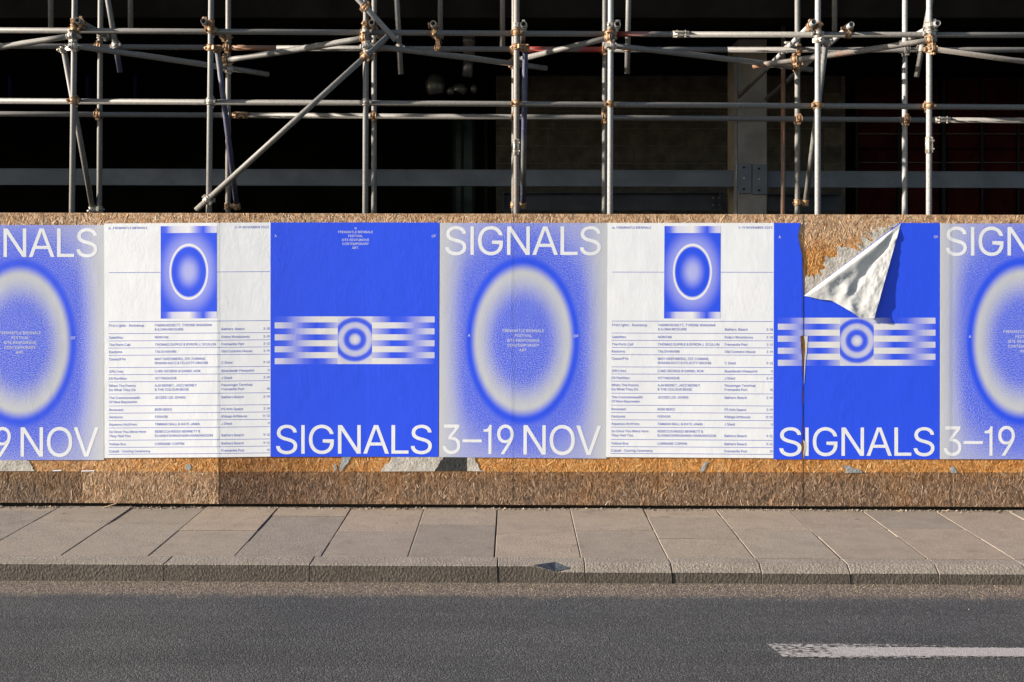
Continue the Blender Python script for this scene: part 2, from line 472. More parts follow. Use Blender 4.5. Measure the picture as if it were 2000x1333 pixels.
def mat_crumpled():
    n = N('paper_back')
    p = n.pos()
    a = n.noise(p, 26.0, 5, 0.7, 0.5)
    b = n.noise(p, 9.0, 4, 0.6)
    c = n.ramp(b, [(0.3, (0.44, 0.455, 0.46)), (0.55, (0.60, 0.60, 0.59)), (0.75, (0.68, 0.66, 0.63))])
    return n.done(c, 0.7, 0.0, n.bump(a, 0.16, 0.012), 0.15)

M = {}
M['asphalt'] = mat_asphalt()
M['slab'] = mat_slab('paving_slab', (0.195, 0.168, 0.140), 0.5)
M['slab_riven'] = mat_slab('riven_paving_slab', (0.205, 0.178, 0.149), 1.3)
M['kerb'] = mat_kerb()
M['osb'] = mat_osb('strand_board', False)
M['strand'] = mat_osb('strand_flakes', True)
M['tube'] = mat_tube('galvanised_tube', rust=0.35)
M['tube_rusty'] = mat_tube('rusty_tube', rust=1.0, base=(0.18, 0.165, 0.15))
M['tube_blue'] = mat_tube('blue_painted_tube', (0.030, 0.036, 0.095), 0.3, pamt=0.85)
M['tube_red'] = mat_tube('red_painted_tube', (0.34, 0.030, 0.024), 0.5, pamt=0.9)
M['tube_clean'] = mat_tube('clean_galvanised_tube', rust=0.0, base=(0.27, 0.27, 0.272))
M['tube_orange'] = mat_tube('orange_rust_tube', (0.34, 0.13, 0.045), 0.9)
M['coupler'] = plain('rusty_coupler_steel', (0.30, 0.19, 0.11), 0.55, 0.3, 0.55, 30.0, 0.4, 120.0)
M['coupler_zinc'] = plain('zinc_coupler_steel', (0.36, 0.33, 0.29), 0.45, 0.4, 0.35, 30.0, 0.3, 120.0)
M['beam'] = plain('grey_painted_steel', (0.135, 0.150, 0.168), 0.55, 0.0, 0.18, 2.5, 0.15, 40.0)
M['beam_dark'] = plain('dark_painted_steel', (0.080, 0.090, 0.108), 0.55, 0.0, 0.2, 3.0, 0.15, 40.0)
M['concrete'] = plain('raw_concrete', (0.25, 0.225, 0.195), 0.85, 0.0, 0.2, 3.0, 0.4, 50.0)
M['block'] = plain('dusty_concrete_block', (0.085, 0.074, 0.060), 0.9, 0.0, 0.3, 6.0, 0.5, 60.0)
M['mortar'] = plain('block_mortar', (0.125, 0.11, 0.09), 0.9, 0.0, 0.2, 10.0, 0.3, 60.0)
M['room_shell'] = plain('near_black_interior', (0.012, 0.011, 0.010), 0.9, 0.0, 0.3, 2.0, 0.3, 20.0, spec=0.03)  # even near-black base colour for the room shell
M['lintel'] = plain('near_black_concrete', (0.014, 0.012, 0.010), 0.9, 0.0, 0.3, 2.0, 0.4, 30.0, spec=0.03)  # lintel concrete given an even near-black base colour
M['red_panel'] = plain('dark_red_panel', (0.040, 0.006, 0.005), 0.8, 0.0, 0.4, 3.0, 0.2, 30.0, spec=0.05)
M['black_frame'] = plain('black_steel_frame', (0.012, 0.012, 0.012), 0.5, 0.3, 0.2)
M['blue_rail'] = plain('dark_blue_rail', (0.014, 0.014, 0.10), 0.5, 0.2, 0.2)
M['duct'] = plain('spiral_duct_steel', (0.16, 0.16, 0.16), 0.35, 0.6, 0.2, 10.0)
M['teal'] = plain('teal_glass', (0.01, 0.035, 0.035), 0.15, 0.0, 0.3)
M['wood'] = plain('weathered_timber', (0.16, 0.12, 0.085), 0.85, 0.0, 0.3, 6.0, 0.5, 60.0)
M['dark_wood'] = plain('dark_timber', (0.030, 0.024, 0.018), 0.9, 0.0, 0.3, 6.0, 0.5, 60.0)  # dark brown base colour for the sole plate
M['earth'] = plain('earth', (0.055, 0.047, 0.038), 0.95, 0.0, 0.3, 4.0, 0.6, 50.0)
M['joint'] = plain('joint_mortar', (0.040, 0.033, 0.027), 0.95, 0.0, 0.35, 12.0, 0.5, 90.0)
M['patch'] = plain('slate_grey', (0.055, 0.062, 0.078), 0.9, 0.0, 0.3, 40.0, 0.5, 120.0)
M['white'] = mat_white()
M['blue_ink'] = ink('blue_ink', BLUE)
M['text_ink'] = ink('small_blue_ink', (0.025, 0.06, 0.52))
M['white_ink'] = ink('white_ink', (0.74, 0.76, 0.79))
M['oval'] = mat_oval()
M['inset'] = mat_inset()
M['stripes'] = mat_stripes()
M['paint'] = mat_worn_paint()
M['back'] = mat_crumpled()
M['scrap'] = plain('old_pasted_paper', (0.46, 0.43, 0.385), 0.8, 0.0, 0.22, 14.0, 0.5, 50.0, 0.01)
M['scrap_grey'] = plain('old_grey_paper', (0.30, 0.31, 0.31), 0.8, 0.0, 0.2, 14.0, 0.5, 50.0, 0.01)
M['scrap_black'] = plain('old_black_print', (0.035, 0.036, 0.036), 0.8, 0.0, 0.3, 30.0, 0.5, 50.0, 0.01)
n_ = N('grit_stones')
M['grit'] = n_.done(n_.ramp(n_.island(), [(0, (0.05, 0.04, 0.033)), (0.5, (0.14, 0.11, 0.085)), (0.9, (0.26, 0.21, 0.16)), (1, (0.42, 0.30, 0.17))]), 0.9)

# ------------------------------------------------------------------ the setting: road, pavement, kerb
KZ = -0.117                                  # road level under the kerb top
Y_KERB_BACK = ground_y(1089.0)
Y_KERB = ground_y(1105.0)

bm = bmesh.new()
XS = [-260, -40, -8, 0, 8, 40, 260]
YS = [-260, -40, -12, -6, Y_KERB + 0.12]
gv = [[bm.verts.new((x, y, KZ - 0.002 - SLOPE * max(-9, min(9, x)))) for x in XS] for y in YS]
for j in range(len(YS) - 1):
    for i in range(len(XS) - 1):
        bm.faces.new((gv[j][i], gv[j][i + 1], gv[j + 1][i + 1], gv[j + 1][i]))
tag(from_bm('road', bm, M['asphalt'], loc=(0, -4, KZ)), kind='structure')
bm = bmesh.new()
gv = [[bm.verts.new((x, y, -0.20)) for x in (-260, 260)] for y in (Y_KERB + 0.05, 260)]
bm.faces.new((gv[0][0], gv[0][1], gv[1][1], gv[1][0]))
tag(from_bm('ground', bm, M['earth'], loc=(0, 4, -0.20)), kind='structure')

# painted lane line, worn at its near end
yl0, yl1 = ground_y(1288, KZ), ground_y(1254, KZ)
xl0 = wx(1505, (yl0 + yl1) / 2)
bm = bmesh.new()
uvl = bm.loops.layers.uv.new('UVMap')
ux = [0, 0.25, 0.5, 0.75, 1.0]
top = [bm.verts.new((xl0 + 3.9 * t, yl1, KZ + 0.004 - SLOPE * (xl0 + 3.9 * t))) for t in ux]
low = [bm.verts.new((xl0 + 0.06 + 3.9 * t, yl0, KZ + 0.004 - SLOPE * (xl0 + 3.9 * t))) for t in ux]
for i in range(4):
    f = bm.faces.new((low[i], low[i + 1], top[i + 1], top[i]))
    for lo, (a, b) in zip(f.loops, ((ux[i], 1), (ux[i + 1], 1), (ux[i + 1], 0), (ux[i], 0))): lo[uvl].uv = (a, b)
tag(from_bm('lane_line', bm, M['paint']), kind='structure')

def shear(bm, k=SLOPE):
    for v in bm.verts: v.co.z -= k * v.co.x

# pavement: mortar bed and every slab
pave = empty('pavement', (0, -0.75, 0))
tag(pave, kind='structure')
bm = bmesh.new()
bm_box(bm, -8.4, 8.4, Y_KERB_BACK + 0.002, 0.45, -0.19, -0.020)
shear(bm)
from_bm('mortar_bed', bm, M['joint'], pave)
COLW = 142.2 / SW
X0 = wx(971)
JOINTS = {-11: [1040], -10: [1030], -9: [1012, 1052], -8: [1036], -7: [1002, 1055], -6: [1023.5], -5: [1028], -4: [1039], -3: [1009.5, 1061],
          -2: [1038.5], -1: [1026], 0: [1044.5], 1: [1035], 2: [1009, 1051.5], 3: [1033], 4: [1045], 5: [1030], 6: [1048], 7: [1026], 8: [1038], 9: [1014, 1056], 10: [1032], 11: [1046]}
rs = random.Random(3)
for k, js in JOINTS.items():
    xa, xb = X0 + k * COLW, X0 + (k + 1) * COLW
    ys = [Y_KERB_BACK] + sorted(ground_y(j) for j in js) + [0.02]
    for a, b in zip(ys[:-1], ys[1:]):
        g = 0.014
        bm = bmesh.new()
        jl, jr = rs.uniform(0.002, 0.007), rs.uniform(0.002, 0.007)
        bm_box(bm, xa + jl, xb - jr, a + g * 0.6, b - g * 0.6, -0.05, 0.0, 0.0035)
        h = rs.uniform(-0.003, 0.004)
        tx, ty = rs.uniform(-0.0035, 0.0035), rs.uniform(-0.002, 0.002)
        cx, cy = (xa + xb) / 2, (a + b) / 2
        for v in bm.verts:
            v.co.z += h + (v.co.x - cx) * tx + (v.co.y - cy) * ty
        shear(bm)
        from_bm('slab', bm, M['slab_riven'] if rs.random() < 0.45 else M['slab'], pave)

# kerb: one mesh per stone, lofted; square-edged on the left, splayed on the right
kerb = empty('kerb', (0, Y_KERB, KZ))
tag(kerb, kind='structure')
KS = FPX / (D + Y_KERB)
def kerb_profile(c):
    """c = 0 square arris, 1 full splay"""
    e = 0.006
    return [(Y_KERB_BACK - 0.003, -0.19), (Y_KERB_BACK - 0.003, 0.0), (Y_KERB + e + 0.074 * c, 0.0),
            (Y_KERB, -e - 0.040 * c), (Y_KERB - 0.002, -0.19)]
def kerb_stone(px0, px1, sections):
    xa, xb = (px0 - CX) / KS + 0.003, (px1 - CX) / KS - 0.003
    bm = bmesh.new()
    rings = []
    dz = rs.uniform(-0.002, 0.002)
    dy = rs.uniform(-0.003, 0.003)
    for t, c in sections:
        x = xa + (xb - xa) * t
        rings.append([bm.verts.new((x, y + dy * 0 + (dy if i > 1 else 0), z + dz)) for i, (y, z) in enumerate(kerb_profile(c))])
    for r0, r1 in zip(rings[:-1], rings[1:]):
        for i in range(4):
            bm.faces.new((r0[i], r1[i], r1[i + 1], r0[i + 1]))
    bm.faces.new(rings[0])
    bm.faces.new(list(reversed(rings[-1])))
    bmesh.ops.recalc_face_normals(bm, faces=bm.faces)
    ends = [e for e in bm.edges if len({v.co.x for v in e.verts}) == 1 and (abs(e.verts[0].co.x - xa) < 1e-6 or abs(e.verts[0].co.x - xb) < 1e-6) and min(v.co.z for v in e.verts) > -0.15]
    bmesh.ops.bevel(bm, geom=ends, offset=0.004, segments=1, affect='EDGES')
    shear(bm)
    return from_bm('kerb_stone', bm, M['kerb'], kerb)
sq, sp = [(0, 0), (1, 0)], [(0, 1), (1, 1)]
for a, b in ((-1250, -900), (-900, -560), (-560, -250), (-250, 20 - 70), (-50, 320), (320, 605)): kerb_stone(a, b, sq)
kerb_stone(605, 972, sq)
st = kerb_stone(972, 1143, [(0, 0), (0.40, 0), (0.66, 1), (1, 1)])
# slate-grey patch laid where the square arris turns into the splay
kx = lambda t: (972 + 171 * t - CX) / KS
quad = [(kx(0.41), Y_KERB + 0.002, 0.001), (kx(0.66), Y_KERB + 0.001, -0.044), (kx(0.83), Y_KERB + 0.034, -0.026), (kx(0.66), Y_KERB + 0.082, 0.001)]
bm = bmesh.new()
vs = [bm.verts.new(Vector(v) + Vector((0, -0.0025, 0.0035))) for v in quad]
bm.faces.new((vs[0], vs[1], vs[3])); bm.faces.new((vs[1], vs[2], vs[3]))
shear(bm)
from_bm('dark_patch', bm, M['patch'], st)
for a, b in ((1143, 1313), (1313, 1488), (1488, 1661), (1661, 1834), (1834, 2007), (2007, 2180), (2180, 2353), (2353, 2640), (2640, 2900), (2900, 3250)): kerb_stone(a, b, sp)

# ------------------------------------------------------------------ hoarding
SEAMS = [-693, -410, -127, 158, 428, 716, 1002, 1285, 1568, 1857, 2140, 2423, 2706]
WARP = {-127: (0.000, 0.008), 158: (0.008, -0.009), 428: (-0.0075, 0.010), 716: (0.0098, 0.001), 1002: (0.002, 0.003), 1285: (0.003, -0.002),
        1568: (0.0, 0.002), 1857: (0.003, 0.0)}
BOARDS = []
for a, b in zip(SEAMS[:-1], SEAMS[1:]):
    l, r = WARP.get(a, (0.0, 0.002))
    BOARDS.append((wx(a), wx(b), l, r, a))

def board_y(bd, x):
    xa, xb, l, r, a = bd
    t = max(0.0, min(1.0, (x - xa) / (xb - xa)))
    if a == 428: t = 1 - (1 - t) ** 2
    return l + (r - l) * t

def wall_y(x):
    """front of the boards in plan; paper bridges each step between two boards"""
    for i, bd in enumerate(BOARDS):
        if x <= bd[1] or i == len(BOARDS) - 1:
            y = board_y(bd, x)
            e = 0.014
            if i + 1 < len(BOARDS) and bd[1] - x < e:
                y2 = board_y(BOARDS[i + 1], bd[1] + e)
                y = y + (y2 - y) * 0.5 * (1 - (bd[1] - x) / e)
            if i > 0 and x - bd[0] < e:
                y2 = board_y(BOARDS[i - 1], bd[0] - e)
                y = y + (y2 - y) * 0.5 * (1 - (x - bd[0]) / e)
            return y
    return 0.0
CUTS = []
for s in SEAMS: CUTS += [wx(s) - 0.014, wx(s), wx(s) + 0.014]
CUTS += [wx(428) + (wx(716) - wx(428)) * t for t in (0.15, 0.3, 0.5, 0.75)]
CUTS.sort()

hoard = empty('hoarding', (0, 0.01, 0))
tag(hoard, 'long strand board hoarding of tall orange boards with a weathered brown foot', 'hoarding')
def z_top(x): return wz(418) - 0.0022 * x
def z_bot(x): return 0.030 - SLOPE * x

def in_poly(p, poly):
    x, y = p
    c = False
    j = len(poly) - 1
    for i in range(len(poly)):
        if (poly[i][1] > y) != (poly[j][1] > y) and x < (poly[j][0] - poly[i][0]) * (y - poly[i][1]) / (poly[j][1] - poly[i][1]) + poly[i][0]: c = not c
        j = i
    return c

def strands(bd, parent):
    xa, xb, l, r, a = bd
    rr = random.Random(a)
    verts, faces = [], []
    zones = []
    if -130 <= a < 2140:
        zones = [(xa, xb, wz(442), z_top((xa + xb) / 2), 3.6), (xa, xb, z_bot((xa + xb) / 2), wz(888), 4.2)]
        if a in (1285, 1568): zones.append((max(xa, wx(1552)), min(xb, wx(1765)), wz(600), wz(442), 4.2))
        if a == 1568: zones.append((wx(1568), wx(1580), wz(897), wz(650), 4.2))
        if a == 1285: zones.append((wx(1556), wx(1568), wz(897), wz(650), 4.2))
    else:
        zones = [(xa, xb, z_bot((xa + xb) / 2), z_top((xa + xb) / 2), 2.2)]
    for x0, x1, z0, z1, cov in zones:
        cnt = int((x1 - x0) * (z1 - z0) * cov / 0.00052)
        for _ in range(cnt):
            cx, cz = rr.uniform(x0, x1), rr.uniform(z0, z1)
            L = rr.uniform(0.022, 0.100) * 0.5
            W = (rr.uniform(0.0025, 0.011) if rr.random() < 0.78 else rr.uniform(0.011, 0.020)) * 0.5
            th = rr.gauss(math.pi / 2, 0.50 if cz < 0.25 else 0.75)
            dx, dz = math.cos(th), math.sin(th)
            d = rr.uniform(0.0006, 0.0020)
            tw, tl = rr.gauss(0, 0.0006), rr.gauss(0, 0.0008)
            pts = []
            ok = True
            for sl, sw in ((-1, -1), (1, -1), (1, 1), (-1, 1)):
                taper = 1.0 if sl < 0 else rr.uniform(0.4, 1.0)
                x = cx + sl * L * dx - sw * W * taper * dz
                z = cz + sl * L * dz + sw * W * taper * dx
                x = min(max(x, xa + 0.0015), xb - 0.0015)
                z = min(max(z, z_bot(x) + 0.002), z_top(x) - 0.001)
                y = board_y(bd, x) - min(0.0052, max(0.0003, d + sw * tw + sl * tl))
                pts.append((x, y, z))
            i0 = len(verts)
            verts += pts
            faces.append((i0, i0 + 1, i0 + 2, i0 + 3))
    me = bpy.data.meshes.new('strand_layer')
    me.from_pydata(verts, [], faces)
    o = link('strand_layer', me, M['strand'], parent)
    o.location = -origin(parent)
    tag(o, kind='stuff')
    return o

for bd in BOARDS:
    xa, xb, l, r, a = bd
    bm = bmesh.new()
    seg = 6
    g = 0.0012
    rows = []
    for i in range(seg + 1):
        x = xa + g + (xb - xa - 2 * g) * i / seg
        y = board_y(bd, x)
        rows.append([bm.verts.new(p) for p in ((x, y, z_bot(x)), (x, y, z_top(x)), (x, y + 0.018, z_top(x)), (x, y + 0.018, z_bot(x)))])
    for r0, r1 in zip(rows[:-1], rows[1:]):
        for i in range(4): bm.faces.new((r0[i], r1[i], r1[(i + 1) % 4], r0[(i + 1) % 4]))
    bm.faces.new(list(reversed(rows[0])))
    bm.faces.new(rows[-1])
    bmesh.ops.recalc_face_normals(bm, faces=bm.faces)
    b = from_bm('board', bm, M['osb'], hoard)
    strands(bd, b)
bm = bmesh.new()
bm_box(bm, wx(-690), wx(2700), 0.035, 0.085, -0.01, 0.075)
shear(bm)
from_bm('sole_plate', bm, M['dark_wood'], hoard)
for xk in (-300, 30, 300, 560, 860, 1100, 1420, 1700, 1960, 2280):
    bm = bmesh.new()
    bm_box(bm, wx(xk) - 0.022, wx(xk) + 0.022, 0.020 + max(0.0, board_y(next(b for b in BOARDS if b[1] >= wx(xk)), wx(xk))), 0.088, 0.08, 2.40)
    from_bm('stud', bm, M['wood'], hoard)

